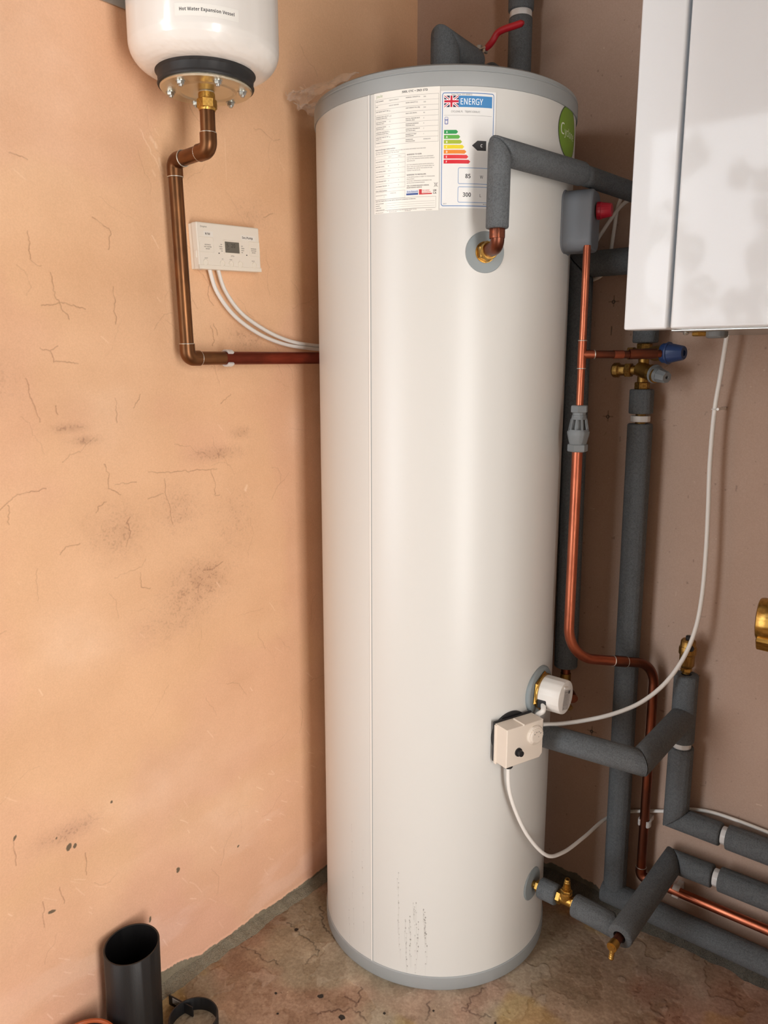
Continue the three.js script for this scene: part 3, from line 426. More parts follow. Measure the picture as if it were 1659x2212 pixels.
// ------------------------------------------------------------------ pipework helpers
function copperRun(t, name, pts, r, bend, mat) { return part(t, name, sweep(path(pts, bend), r, 22), mat); }
function elbow(t, p, a, b, r, len, mat, bend) {   // soldered elbow at p with arms towards a and b
  const P = V(...p), d1 = V(...a).sub(P).normalize(), d2 = V(...b).sub(P).normalize();
  const e1 = P.clone().addScaledVector(d1, len), e2 = P.clone().addScaledVector(d2, len);
  const m = part(t, 'elbow', sweep(path([e1, P, e2], bend ?? len * 0.62), r * 1.13, 22), mat);
  for (const q of [ring(e1, d1, r * 1.06, r * 0.085), ring(e2, d2, r * 1.06, r * 0.085)]) part(m, 'solder_ring', q, M.solder);
  return m;
}
function pipeClip(label, p, along, wall, r, dist, w = 0.014, group = 'white plastic pipe clips') {   // p on the pipe axis, wall = direction to the wall
  const t = thing('pipe_clip', label, 'pipe clip', p, group); const P = V(...p), A = V(...along).normalize(), W = V(...wall).normalize(), S = A.clone().cross(W);
  const sh = new THREE.Shape(), ro = r + 0.0032, a0 = 0.75; sh.absarc(0, 0, ro, Math.PI / 2 + a0, Math.PI / 2 - a0 + 2 * Math.PI, false); sh.absarc(0, 0, r + 0.0004, Math.PI / 2 - a0 + 2 * Math.PI, Math.PI / 2 + a0, true); sh.closePath();
  const g = new THREE.ExtrudeGeometry(sh, { depth: w, bevelEnabled: true, bevelSize: 0.0008, bevelThickness: 0.0008, bevelSegments: 1, curveSegments: 18 }).translate(0, 0, -w / 2);
  const m = new THREE.Matrix4().makeBasis(S, W.clone().negate(), A).setPosition(P); g.applyMatrix4(m); part(t, 'clip_ring', g, M.clip);
  const h = Math.max(0.004, dist - r); const b = new RoundedBoxGeometry(r * 1.7, h, w * 0.9, 2, 0.0015).translate(0, -r - h / 2, 0); b.applyMatrix4(m); part(t, 'clip_foot', b, M.clip); return t;
}
const lagBand = (t, p, d, r, w = 0.013) => part(t, 'tape_band', aim(lathe([[0.012, 0], [r, 0], [r + .0006, .001], [r + .0006, w - .001], [r, w], [0.012, w]], 36), p, d), M.clip, 'white plastic clip showing between two foam lengths');

// ------------------------------------------------------------------ expansion vessel on the left wall
{
  const ax = 0.152, az = 0.806, t = thing('expansion_vessel', 'white expansion vessel hanging on the pink wall above a copper pipe', 'expansion vessel', [0, 1.85, az]);
  const at = (g) => g.translate(ax, 0, az);
  const arc = []; for (let k = 0; k <= 14; k++) { const a = k / 14 * Math.PI / 2; arc.push([0.085 + 0.045 * Math.sin(a), 1.948 - 0.042 * Math.cos(a)]); }
  const topArc = []; for (let k = 0; k <= 14; k++) { const a = k / 14 * Math.PI / 2; topArc.push([0.13 - 0.056 + 0.056 * Math.cos(a), 2.27 + 0.06 * Math.sin(a)]); }
  part(t, 'tank', at(lathe([[0.06, 1.904], ...arc, ...topArc, [0, 2.335]], 96)), M.vessel);
  part(t, 'rubber_collar', at(lathe([[0.06, 1.914], [0.0865, 1.914], [0.089, 1.911], [0.0875, 1.9055], [0.084, 1.902], [0.083, 1.890], [0.0845, 1.886], [0.0835, 1.8835], [0.06, 1.8835]], 72)), M.rubber, 'black rubber collar');
  const fl = part(t, 'flange', at(lathe([[0, 1.8855], [0.077, 1.8855], [0.08, 1.884], [0.0805, 1.8815], [0.0785, 1.879], [0.071, 1.878], [0.054, 1.878], [0.050, 1.876], [0.048, 1.877], [0.046, 1.8787], [0.032, 1.8795], [0.017, 1.878], [0.0, 1.878]], 72)), M.zinc, 'zinc plated steel flange');
  for (let k = 0; k < 6; k++) { const a = k / 6 * 2 * Math.PI + 0.35, x = ax + 0.064 * Math.cos(a), z = az + 0.064 * Math.sin(a); part(fl, 'bolt', [aim(hex(0.0066, 0.006), [x, 1.878, z], [0, -1, 0]), aim(lathe([[0, 0], [.0036, 0], [.0034, .003], [0, .003]], 14), [x, 1.872, z], [0, -1, 0]), aim(lathe([[0, -.0006], [.0085, -.0006], [.0085, .001], [0, .001]], 20), [x, 1.878, z], [0, -1, 0])], M.steel); }
  part(t, 'inlet_nipple', at(lathe([[0, 1.879], [.0145, 1.879], [.0128, 1.877], [.0122, 1.872], [.0128, 1.8715], [.0128, 1.866], [0, 1.866]], 30)), M.zinc);
  part(t, 'union_nut', [at(lathe([[.008, 1.876], [.0142, 1.876], [.0148, 1.874], [.0148, 1.866], [.008, 1.866]], 30)), at(hex(0.0178, 0.017).rotateY(0.5).translate(0, 1.8495, 0)), at(lathe([[.006, 1.8505], [.0155, 1.8505], [.0145, 1.8465], [.006, 1.8465]], 30))], M.brass, 'brass union nut');
  const lab = canvasMat(640, 120, (x, w, h) => { x.fillStyle = '#f1efe9'; x.fillRect(0, 0, w, h); x.fillStyle = '#26262a'; x.font = 'bold 44px sans-serif'; x.fillText('Hot Water Expansion Vessel', 46, 72, 550); }, 0.5);
  part(t, 'name_strip', wrap(new THREE.PlaneGeometry(0.1037, 0.0185, 20, 1).translate(0, 0, 0.0005), 0.13, 35.2, 1.9585, ax, az), lab, 'white strip lettered Hot Water Expansion Vessel');
  const br = part(t, 'wall_bracket', [box(0.004, 0.06, 0.34, 0.003, 2.062, 0.88, 0.001), box(0.02, 0.045, 0.004, 0.012, 2.062, 0.97, 0.001)], M.steel, 'grey steel wall bracket');
  part(br, 'pad', box(0.012, 0.05, 0.055, 0.007, 2.062, 1.03, 0.002), M.cap, 'white end pad');
}
// copper pipe from the vessel
{
  const t = thing('copper_pipe', 'aged brown copper pipe running down the pink wall from the expansion vessel', 'pipe', [0.045, 1.413, 0.8]);
  const A = [0.152, 1.8555, 0.806], B = [0.152, 1.782, 0.806], C = [0.047, 1.779, 0.8065], D = [0.045, 1.4135, 0.795], E2 = [0.045, 1.4165, 0.425];
  copperRun(t, 'pipe', [A, B, C, D, [0.045, 1.4142, 0.706]], 0.0135, 0.02, M.oldCopper);
  part(t, 'horizontal_pipe', sweep([[0.045, 1.4142, 0.706], E2], 0.0135, 22), M.redCopper, 'reddish copper length');
  elbow(t, B, A, C, 0.0135, 0.028, M.oldCopper); elbow(t, C, B, D, 0.0135, 0.028, M.oldCopper); elbow(t, D, C, E2, 0.0135, 0.028, M.oldCopper);
  pipeClip('white plastic clip holding the reddish copper pipe to the pink wall', [0.045, 1.4144, 0.695], [0, 0, 1], [-1, 0, 0], 0.0138, 0.045, 0.013);
}
// programmer
{
  const W = 0.163, H = 0.0905, D = 0.03, t = thing('heating_programmer', 'cream heating programmer with small grey screen on the pink wall', 'programmer', [0, 1.6395, 0.6665]);
  // local frame: x right along the wall (-z), y up, z out of the wall (+x)
  const m = new THREE.Matrix4().makeBasis(V(0, 0, -1), V(0, 1, 0), V(1, 0, 0)).setPosition(0, 1.6395, 0.6665).multiply(new THREE.Matrix4().makeRotationZ(rad(2.6)));
  const P = (name, g, mat, label, parent = t) => part(parent, name, g.applyMatrix4(m), mat, label);
  P('back_box', new RoundedBoxGeometry(W - 0.004, H - 0.002, 0.012, 2, 0.002).translate(0, 0, 0.006), M.cream);
  P('housing', new RoundedBoxGeometry(W, H, D - 0.012, 3, 0.003).translate(0, 0, 0.012 + (D - 0.012) / 2), M.cream);
  const face = canvasMat(1304, 724, (x, w, h) => {
    x.fillStyle = '#efe7da'; x.fillRect(0, 0, w, h); x.fillStyle = '#3a3734'; x.font = '38px sans-serif'; x.fillText('Drayton', 48, 62);
    x.fillStyle = '#f0ebe2'; x.fillRect(110, 120, 190, 84); x.fillRect(900, 128, 330, 84); x.fillStyle = '#1f1f22'; x.font = 'bold 52px sans-serif'; x.fillText('H/W', 136, 180); x.fillText('Sec.Pump', 930, 188);
    x.fillStyle = '#5a5650'; x.font = 'bold 26px sans-serif'; x.textAlign = 'center'; x.fillText('Lifestyle', 690, 268); x.fillText('LP722', 690, 512);
    x.font = 'bold 27px sans-serif'; ['ADVANCE', 'HOT WATER', 'BOOST'].forEach((s, i) => x.fillText(s, 176, 352 + i * 34)); ['ADVANCE', 'HEATING', 'BOOST'].forEach((s, i) => x.fillText(s, 1176, 360 + i * 34));
    x.font = 'bold 24px sans-serif'; x.textAlign = 'right'; ['OFF', 'TIMED', 'ONCE', 'ON'].forEach((s, i) => x.fillText(s, 486, 330 + i * 36)); x.textAlign = 'left'; ['OFF', 'TIMED', 'ONCE', 'ON'].forEach((s, i) => x.fillText(s, 892, 330 + i * 36));
    x.textAlign = 'center'; x.font = 'bold 20px sans-serif'; [['SELECT', 128], ['SET', 470], ['PROG', 650], ['+', 846], ['SELECT', 1150]].forEach(([s, q]) => x.fillText(s, q, 572));
    x.fillStyle = '#26262a'; for (const [a, b] of [[404, 470], [1010, 470]]) { x.beginPath(); x.ellipse(a, b, 13, 10, 0, 0, 6.3); x.fill(); }
  }, 0.45);
  P('front_print', new THREE.PlaneGeometry(W - 0.006, H - 0.006).translate(0, 0, D + 0.0004), face);
  const lcd = canvasMat(512, 300, (x, w, h) => { x.fillStyle = '#6a665c'; x.fillRect(0, 0, w, h); x.fillStyle = '#45423c'; x.font = 'bold 130px monospace'; x.fillText('5 20', 60, 150); x.font = '60px monospace'; x.fillText('OFF', 50, 230); }, 0.25);
  P('screen', new THREE.BoxGeometry(0.0385, 0.0225, 0.0012).translate(0.0045, 0.0005, D + 0.001), lcd, 'grey display');
  P('screen_frame', (() => { const s = new THREE.Shape(); s.moveTo(-.0212, -.0132); s.lineTo(.0212, -.0132); s.lineTo(.0212, .0132); s.lineTo(-.0212, .0132); s.closePath(); const h = new THREE.Path(); h.moveTo(-.0192, -.0112); h.lineTo(-.0192, .0112); h.lineTo(.0192, .0112); h.lineTo(.0192, -.0112); h.closePath(); s.holes.push(h); return new THREE.ExtrudeGeometry(s, { depth: .0016, bevelEnabled: true, bevelSize: .0004, bevelThickness: .0004, bevelSegments: 1 }).translate(.0045, .0005, D); })(), M.cream);
  const rim = (x, y, w, h) => [new RoundedBoxGeometry(w, .001, .0014, 1, .0004).translate(x, y + h / 2, D + .0006), new RoundedBoxGeometry(w, .001, .0014, 1, .0004).translate(x, y - h / 2, D + .0006), new RoundedBoxGeometry(.001, h, .0014, 1, .0004).translate(x - w / 2, y, D + .0006), new RoundedBoxGeometry(.001, h, .0014, 1, .0004).translate(x + w / 2, y, D + .0006)];
  P('advance_button', join(rim(-.0595, .0018, .034, .0285)), M.cream); P('advance_button', join(rim(.0655, .0005, .027, .0285)), M.cream);
  for (const bx of [-.0655, -.0228, -.0003, .0242, .0622]) P('round_button', aim(lathe([[0, 0], [.0066, 0], [.0066, .0016], [.006, .0022], [.0052, .0022], [.005, .0012], [0, .0012]], 28), [bx, -.0325, D], [0, 0, 1]), M.cream);
  P('lower_flap', new RoundedBoxGeometry(W + 0.0006, .0085, .004, 2, .0012).translate(0, -H / 2 + .0042, D - .0006), M.cream);
  P('side_latch', new RoundedBoxGeometry(.002, .014, .007, 1, .0006).translate(-W / 2 - .0004, -.0165, D - .009), M.cream);
  P('screw', aim(lathe([[0, 0], [.0024, 0], [.0022, .0016], [0, .002]], 14), [-W / 2 + .012, -H / 2 + .001, .016], [0, -1, 0]), M.steel);
  const c1 = thing('cable', 'lower white cable curving from the programmer to behind the cylinder', 'cable', [0.02, 1.59, 0.71]);
  part(c1, 'sheath', sweep(smooth([[.017, 1.606, .7145], [.018, 1.59, .711], [.018, 1.553, .6975], [.018, 1.506, .655], [.018, 1.468, .585], [.018, 1.447, .51], [.018, 1.439, .43], [.018, 1.436, .33], [.018, 1.436, .2]], 80), .0042, 12), M.cable);
  const c2 = thing('cable', 'upper white cable curving from the programmer to behind the cylinder', 'cable', [0.02, 1.594, 0.69]);
  part(c2, 'sheath', sweep(smooth([[.017, 1.608, .6945], [.018, 1.594, .6905], [.018, 1.558, .677], [.018, 1.514, .638], [.018, 1.478, .57], [.018, 1.456, .50], [.018, 1.447, .43], [.018, 1.444, .33], [.018, 1.445, .2]], 80), .0042, 12), M.cable);
}
// ------------------------------------------------------------------ top of the cylinder
{
  const t = thing('lagged_pipe', 'grey foam-lagged pipe rising from the cylinder lid to the red lever valve', 'lagged pipe', [CX, 1.936, CZ]);
  const r = 0.031, k = [CX, 2.062, 0.297];
  part(t, 'foam_length', foam([CX, 1.9355, 0.297], [CX, 2.062, 0.297], r, { n1: [0, 1, -1] }), M.foam);
  part(t, 'foam_length', foam([CX + .0005, 2.061, 0.296], [0.303, 2.056, 0.186], r, { n0: [0, 1, -1] }), M.foam);
  part(t, 'pipe', sweep(path([[CX, 1.936, .297], k, [.303, 2.056, .17]], .02), .011, 16), M.oldCopper);
  const v = thing('lever_valve', 'isolating valve with bent red lever handle above the cylinder lid', 'valve', [0.298, 2.056, 0.155]);
  const C = [0.2985, 2.055, 0.158];
  part(v, 'valve_body', [sweep([[0.3005, 2.0555, .186], [.2975, 2.0545, .124]], .0145, 20), aim(hex(.0185, .014), [.3005, 2.0555, .186], [-.05, 0, -1]), aim(hex(.0185, .014), [.2985, 2.0545, .138], [-.05, 0, -1]), aim(lathe([[0, 0], [.0125, 0], [.0125, .014], [.009, .022], [.0075, .034], [0, .034]], 24), C, [0, 1, 0])], M.steel);
  part(v, 'stem_nut', aim(hex(.0072, .008), [C[0], C[1] + .040, C[2]], [0, 1, 0]), M.steel);
  part(v, 'lever_plate', [box(.03, .003, .014, C[0] + .006, C[1] + .038, C[2], .001), box(.006, .012, .012, C[0] + .0165, C[1] + .0345, C[2], .001)], M.steel);
  part(v, 'lever_handle', (() => { const pts = smooth([[.018, .037, 0], [.034, .048, 0], [.047, .0615, 0], [.062, .065, 0], [.088, .066, -.001], [.112, .0665, -.001]].map(([a, b, c]) => [C[0] + a, C[1] + b, C[2] + c]), 40); const g = sweep(pts, (u) => .0072 * Math.min(1, .75 + u * 3, .5 + (1 - u) * 9), 16); return g; })(), M.lever, 'red plastic grip');
  const t2 = thing('lagged_pipe', 'short grey foam-lagged pipe behind the red lever valve', 'lagged pipe', [0.3, 2.054, 0.1]);
  part(t2, 'foam_length', foam([.297, 2.054, .118], [.3, 2.049, .074], .0275), M.foam); part(t2, 'pipe', sweep([[.2975, 2.0545, .13], [.3, 2.05, .06]], .011, 14), M.oldCopper);
  const t3 = thing('lagged_pipe', 'upright grey foam-lagged pipe on the brown wall behind the cylinder lid', 'lagged pipe', [0.336, 1.7, 0.046]);
  part(t3, 'foam_length', foam([.336, 1.7, .046], [.336, 2.183, .046], .027), M.foam); part(t3, 'foam_length', foam([.336, 2.197, .046], [.336, 2.5, .046], .029), M.foam);
  lagBand(t3, [.336, 2.1835, .046], [0, 1, 0], .0245);
}
// ------------------------------------------------------------------ front outlet: lagged pipe over the cylinder to behind the boiler
{
  const t = thing('lagged_pipe', 'grey foam-lagged pipe bent over the front of the cylinder across the energy sticker', 'lagged pipe', [0.58, 1.6, 0.5]);
  const o = onCyl(37.2, 1.6079, 0), d = outward(37.2), A = [0.5785, 1.6255, 0.5085], top = [0.5795, 1.7665, 0.5085], e = [0.6135, 1.768, 0.262];
  part(t, 'lagging_upright', foam([0.5785, 1.6385, 0.5085], top, .0205, { n1: [.14, 1, -1], ri: .0135 }), M.foam);
  part(t, 'lagging_over', foam([top[0] + .001, top[1] + .001, top[2] - .0015], e, .0225, { n0: [.14, 1, -1] }), M.foam);
  part(t, 'lagging_end', foam([.6138, 1.7675, .256], [0.6560, 1.7542, .05], .0195), M.foam);
  part(t, 'inner_pipe', sweep([[.6135, 1.768, .27], [.6138, 1.7675, .25]], .0125, 16), M.cap);
  part(t, 'copper_elbow', [sweep(path([[o.x + d.x * .018, 1.6079, o.z + d.z * .018], [0.5785, 1.6079, 0.5045], [0.5785, 1.645, 0.5085]], .022), .0125, 22), aim(lathe([[.01, 0], [.0138, 0], [.0142, .002], [.0142, .018], [.0135, .02], [.01, .02]], 28), [.5785, 1.622, .508], [0, 1, 0])], M.brownCopper, 'copper elbow');
  part(t, 'compression_nut', [aim(hex(.0185, .016), [o.x + d.x * .003, 1.6079, o.z + d.z * .003], d), aim(lathe([[.008, 0], [.0165, 0], [.0165, .006], [.015, .009], [.008, .009]], 28), [o.x + d.x * .018, 1.6079, o.z + d.z * .018], d), aim(lathe([[0, 0], [.0195, 0], [.0195, .003], [0, .003]], 30), [o.x, 1.6079, o.z], d)], M.brass, 'brass compression nut');
}
// relief valve with its grey cover
{
  const deg = -13, t = thing('relief_valve', 'grey plastic valve cover with red cap on the side of the cylinder', 'relief valve', onCyl(deg, 1.64).toArray()), n = outward(deg), tg = V(Math.sin(rad(deg)), 0, -Math.cos(rad(deg)));
  const base = onCyl(deg, 1.684, -.003), m = new THREE.Matrix4().makeBasis(tg, V(0, 1, 0), n).setPosition(base);
  // cover: stadium outline, flared flange at the jacket
  const st = (w, h) => { const s = new THREE.Shape(); const r = w * 0.62, x = w, y = h; s.moveTo(-x + r, -y); s.lineTo(x - r, -y); s.quadraticCurveTo(x, -y, x, -y + r); s.lineTo(x, y - r); s.quadraticCurveTo(x, y, x - r, y); s.lineTo(-x + r, y); s.quadraticCurveTo(-x, y, -x, y - r); s.lineTo(-x, -y + r); s.quadraticCurveTo(-x, -y, -x + r, -y); return s; };
  const g1 = new THREE.ExtrudeGeometry(st(.034, .053), { depth: .052, bevelEnabled: true, bevelSize: .006, bevelThickness: .006, bevelSegments: 5, curveSegments: 14 }).translate(0, 0, .002); g1.applyMatrix4(m); part(t, 'cover', g1, M.coverGrey);
  const g2 = new THREE.ExtrudeGeometry(st(.036, .057), { depth: .007, bevelEnabled: true, bevelSize: .005, bevelThickness: .003, bevelSegments: 3, curveSegments: 14 }).translate(0, 0, -.006); g2.applyMatrix4(m); part(t, 'cover_flange', g2, M.coverGrey);
  const p = base.clone().addScaledVector(n, .063).add(V(0, .019, 0));
  part(t, 'red_cap', aim(lathe([[0, 0], [.017, 0], [.0175, .002], [.0165, .008], [.0155, .009], [.013, .026], [.0115, .028], [0, .028]], 18), p, n), M.red, 'red ribbed cap');
}
// ------------------------------------------------------------------ discharge pipes on the right
const DX = 0.628, DZ = 0.252;
{
  const t = thing('copper_pipe', 'thin copper pipe dropping from the grey valve cover to the tundish', 'pipe', [DX, 1.31, DZ]);
  part(t, 'pipe', sweep([[DX, 1.634, DZ], [DX, 1.312, DZ]], .0075, 18), M.copper);
  const tee = part(t, 'tee', [sweep([[DX, 1.449, DZ], [DX, 1.393, DZ]], .0087, 18), sweep([[DX, 1.4215, DZ], [DX + .018, 1.4215, DZ - .018]], .0087, 18)], M.copper);
  for (const q of [ring([DX, 1.449, DZ], [0, 1, 0], .0082, .0012), ring([DX, 1.393, DZ], [0, 1, 0], .0082, .0012), ring([DX + .018, 1.4215, DZ - .018], [1, 0, -1], .0082, .0012)]) part(tee, 'solder_ring', q, M.solder);
  part(t, 'branch_pipe', sweep(path([[DX + .01, 1.4215, DZ - .01], [.683, 1.4215, .182], [.70, 1.4215, .16], [.742, 1.4235, .125]], .012), .0078, 18), M.brownCopper);
  part(t, 'coupling', sweep([[.671, 1.4215, .197], [.684, 1.4215, .1805]], .0087, 18), M.copper); part(t, 'coupling', sweep([[.693, 1.422, .169], [.735, 1.4232, .131]], .0105, 18), M.brownCopper);
  const td = thing('tundish', 'grey plastic tundish with slotted sides in the copper discharge pipe', 'tundish', [DX, 1.222, DZ]);
  const at = (g) => g.scale(1.16, 1, 1.16).translate(DX, 0, DZ);
  part(td, 'top_nut', at(hex(.0155, .015).rotateY(.3).translate(0, 1.3035, 0)), M.greyDark);  // darker grey here puts the shade around the tundish into its colour
  part(td, 'neck', at(lathe([[0, 1.304], [.0115, 1.304], [.0115, 1.298], [.0125, 1.2975], [.0125, 1.294], [0, 1.294]], 28)), M.greyDark);
  part(td, 'inner_core', at(lathe([[0, 1.296], [.0075, 1.296], [.0105, 1.264], [0, 1.264]], 24)), M.greyDark);
  // slotted cage: ribs between two rings
  part(td, 'cage', [at(lathe([[.0095, 1.2955], [.0125, 1.2955], [.0142, 1.2895], [.0122, 1.2895], [.0095, 1.2955]], 36)), at(lathe([[.0155, 1.2685], [.0178, 1.2685], [.0185, 1.264], [.0150, 1.264], [.0155, 1.2685]], 36)), ...[...Array(10)].map((_, k) => { const a = k / 10 * 2 * Math.PI + .2, w = k % 2 ? .0028 : .0018; const g = new THREE.BoxGeometry(w, .023, .0024).applyMatrix4(new THREE.Matrix4().makeRotationX(-.155)).translate(0, 1.279, .0150); g.rotateY(a); return at(g); })], M.greyDark);
  part(td, 'funnel', at(lathe([[.015, 1.2655], [.0192, 1.2655], [.0198, 1.263], [.0188, 1.256], [.0158, 1.242], [.0145, 1.238], [.009, 1.238]], 36)), M.greyDark);
  part(td, 'bottom_nut', at(hex(.0182, .016).rotateY(.1).translate(0, 1.2225, 0)), M.greyDark);
  const t2 = thing('copper_pipe', 'bright copper discharge pipe curving from the tundish across to the brown wall', 'pipe', [DX, 0.18, DZ]);
  const e1 = [DX, .768, DZ], e2 = [.743, .716, .035], mid = [.6945, .7378, .128];
  part(t2, 'upper_pipe', sweep(path([[DX, 1.226, DZ], e1, mid], .075, 16), .0112, 22), M.copper);
  part(t2, 'lower_pipe', sweep(path([mid, e2, [.7435, .18, .035]], .06, 16), .0112, 22), M.brownCopper);
  const cp = part(t2, 'coupling', sweep([[.686, .7416, .143], [.7035, .7338, .111]], .0126, 22), M.brownCopper);
  for (const q of [ring([.686, .7416, .143], [.53, -.23, -1], .0119, .001), ring([.7035, .7338, .111], [.53, -.23, -1], .0119, .001)]) part(cp, 'solder_ring', q, M.solder);
  elbow(t2, [.7435, .162, .035], [.7435, .4, .035], [1.2, .162, .035], .0112, .026, M.brownCopper);
  part(t2, 'floor_pipe', sweep([[.76, .162, .035], [1.39, .165, .035]], .0112, 22), M.copper);
  pipeClip('white plastic clip on the upright end of the copper discharge pipe', [.7445, .309, .035], [0, 1, 0], [0, 0, -1], .0114, .035, .014);
  pipeClip('white plastic clip on the low copper pipe along the brown wall', [.832, .1625, .035], [1, 0, 0], [0, 0, -1], .0114, .035, .014);
}
// ------------------------------------------------------------------ lagged pipes on the right wall
{
  const zx = 0.0555, X = 0.519, t = thing('lagged_pipe', 'tall grey foam-lagged pipe close behind the cylinder with a branch to the boiler', 'lagged pipe', [X, 0.61, zx]), r = .0285;
  part(t, 'foam_upright', foam([X + .009, .66, zx], [X, 1.622, zx], r, { n1: [1, 1, 0] }), M.foam);
  part(t, 'foam_branch', foam([X + .0015, 1.6235, zx], [.762, 1.6235, zx], r, { n0: [1, 1, 0] }), M.foam);
  part(t, 'pipe_tail', sweep(path([[X + .009, .67, zx], [X + .010, .612, zx], [X + .06, .606, .11]], .02), .0112, 18), M.brownCopper);
  part(t, 'tail_elbow', sweep([[X + .010, .642, zx], [X + .010, .6, zx]], .013, 18), M.darkBrass);
  // cold feed
  const z2 = .05, X2 = .6775, c = thing('lagged_pipe', 'long grey foam-lagged pipe dropping from the brass valve to the floor', 'lagged pipe', [.682, .1, z2]);
  part(c, 'foam_length', foam([X2, 1.2935, z2], [X2 - .0005, 1.3475, z2], .0262), M.foam);
  part(c, 'foam_length', foam([.686, .10, z2], [X2, 1.2715, z2], .0272, { n0: [-.12, -1, 0] }), M.foam);
  lagBand(c, [X2, 1.276, z2], [0, 1, 0], .0205);
  part(c, 'foam_floor', foam([.66, .098, .056], [1.4, .103, .06], .0285), M.foam, 'grey foam length running just above the floor');
  part(c, 'pipe', sweep([[X2, 1.36, z2], [X2, 1.25, z2]], .011, 16), M.darkBrass);
  const s = thing('lagged_pipe', 'short dark foam stub under the white boiler above the brass valve', 'lagged pipe', [.678, 1.448, .05]);
  part(s, 'foam_length', foam([.678, 1.448, .05], [.678, 1.592, .05], .0272), M.foam);
}
// brass control valve with blue and grey caps
{
  const X = .677, Z = .05, t = thing('control_valve', 'brass control valve with a blue cap and a grey cap under the boiler', 'valve', [X, 1.345, Z]);
  part(t, 'body', [sweep([[X, 1.36, Z], [X, 1.435, Z]], (u) => .0115 + .004 * Math.exp(-((u - .45) ** 2) / .02), 24), sweep([[X - .006, 1.392, Z + .004], [X + .006, 1.388, Z + .01], [X + .042, 1.378, Z + .03]], .0165, 24), sweep([[X - .03, 1.389, Z], [X, 1.389, Z]], .0105, 20), sweep([[X - .03, 1.425, Z], [X + .035, 1.4245, Z + .02]], .0115, 20)], M.darkBrass);
  part(t, 'top_nut', aim(hex(.0165, .016), [X, 1.431, Z], [0, 1, 0]), M.darkBrass); part(t, 'bottom_nut', aim(hex(.0165, .016), [X, 1.347, Z], [0, 1, 0]), M.darkBrass);
  const cd = V(-1, 0, .02);
  part(t, 'compression_fitting', [aim(hex(.0165, .014), [X - .026, 1.389, Z], cd), aim(lathe([[0, 0], [.0125, 0], [.0125, .012], [.0135, .014], [.0165, .016], [.0165, .026], [.014, .029], [0, .029]], 24), [X - .04, 1.389, Z], cd)], M.darkBrass, 'capped brass outlet');
  part(t, 'side_nut', aim(hex(.015, .014), [X - .022, 1.4255, Z], cd), M.darkBrass);
  const gd = V(1, -.22, .52);
  part(t, 'collar', aim(lathe([[0, 0], [.0185, 0], [.0185, .009], [0, .009]], 30), [X + .026, 1.3835, Z + .02], gd), M.brass, 'knurled brass collar');
  part(t, 'grey_cap', [aim(lathe([[0, 0], [.0195, 0], [.0205, .002], [.02, .005], [.016, .0065], [.0155, .018], [0, .018]], 24), [X + .0345, 1.3818, Z + .0245], gd), aim(lathe([[0, 0], [.0158, 0], [.0125, .03], [.0115, .0315], [.004, .0315], [.004, .022], [0, .022]], 8), [X + .042, 1.3802, Z + .0285], gd)], M.greyDark, 'grey plastic cap');
  const bd = V(1, 0, .15);
  part(t, 'blue_cap', [aim(lathe([[0, 0], [.0195, 0], [.0205, .002], [.0205, .010], [.0225, .011], [.0235, .013], [.0225, .0155], [.0205, .0165], [.0145, .045], [.013, .047], [.006, .047], [.006, .044], [0, .044]], 16), [X + .063, 1.4245, Z + .058], bd)], M.blue, 'dark blue ribbed cap');
  part(t, 'spring_housing', aim(lathe([[0, 0], [.013, 0], [.016, .01], [.016, .034], [0, .034]], 20), [X + .032, 1.4245, Z + .046], bd), M.darkBrass);
}
// heating flow: lagged tee with the air vent
const VX = .8215;
{
  const Z = .05, r = .0265, t = thing('lagged_pipe', 'grey foam-lagged pipe with an angled branch from the cylinder under the brass air vent', 'lagged pipe', [VX, .36, Z]);
  part(t, 'foam_upright', foam([VX, .5535, Z], [VX - .001, .716, Z], r), M.foam);
  part(t, 'foam_upright', foam([VX, .359, Z], [VX, .5405, Z], r * 1.04, { n0: [1, -1, 0] }), M.foam);
  lagBand(t, [VX, .5405, Z], [0, 1, 0], .0205);
  part(t, 'foam_run', foam([VX + .0015, .3605, Z], [.9235, .3602, Z], r, { n0: [1, -1, 0] }), M.foam);
  lagBand(t, [.9255, .3602, Z], [1, 0, 0], .0195); part(t, 'foam_run', foam([.937, .3602, Z], [1.405, .36, Z], r * 1.05), M.foam);
  const k = [.8165, .5985, .285];
  part(t, 'foam_branch', foam([VX, .6165, .052], k, r, { n1: [-.95, 0, 1] }), M.foam);
  part(t, 'foam_from_cylinder', foam([.57, .583, .2835], [k[0] - .0012, k[1] - .0005, k[2] + .0012], r, { n1: [.95, 0, -1] }), M.foam);
  const v = thing('air_vent', 'small brass automatic air vent with black screw caps on a lagged pipe', 'air vent', [VX - .001, .716, Z]);
  const at = (g) => g.translate(VX - .0025, 0, Z);
  part(v, 'body', at(lathe([[0, .7175], [.0085, .7175], [.0085, .729], [.0115, .7315], [.0155, .736], [.0165, .739], [.0165, .762], [.0178, .763], [.019, .7655], [.019, .778], [.0175, .7815], [.0165, .782], [.016, .794], [.013, .798], [0, .798]], 30)), M.darkBrass);
  part(v, 'tail_nut', at(hex(.0125, .009).translate(0, .722, 0)), M.brass);
  part(v, 'screw_cap', at(lathe([[0, .797], [.0062, .797], [.0062, .805], [.005, .8065], [0, .8065]], 10)), M.black, 'black screw cap');
  part(v, 'side_cap', aim(lathe([[0, 0], [.0068, 0], [.0068, .009], [.0055, .0105], [0, .0105]], 14), [VX - .0025 + .0085, .783, Z + .0115], [.45, .12, .85]), M.black, 'black side cap');
}
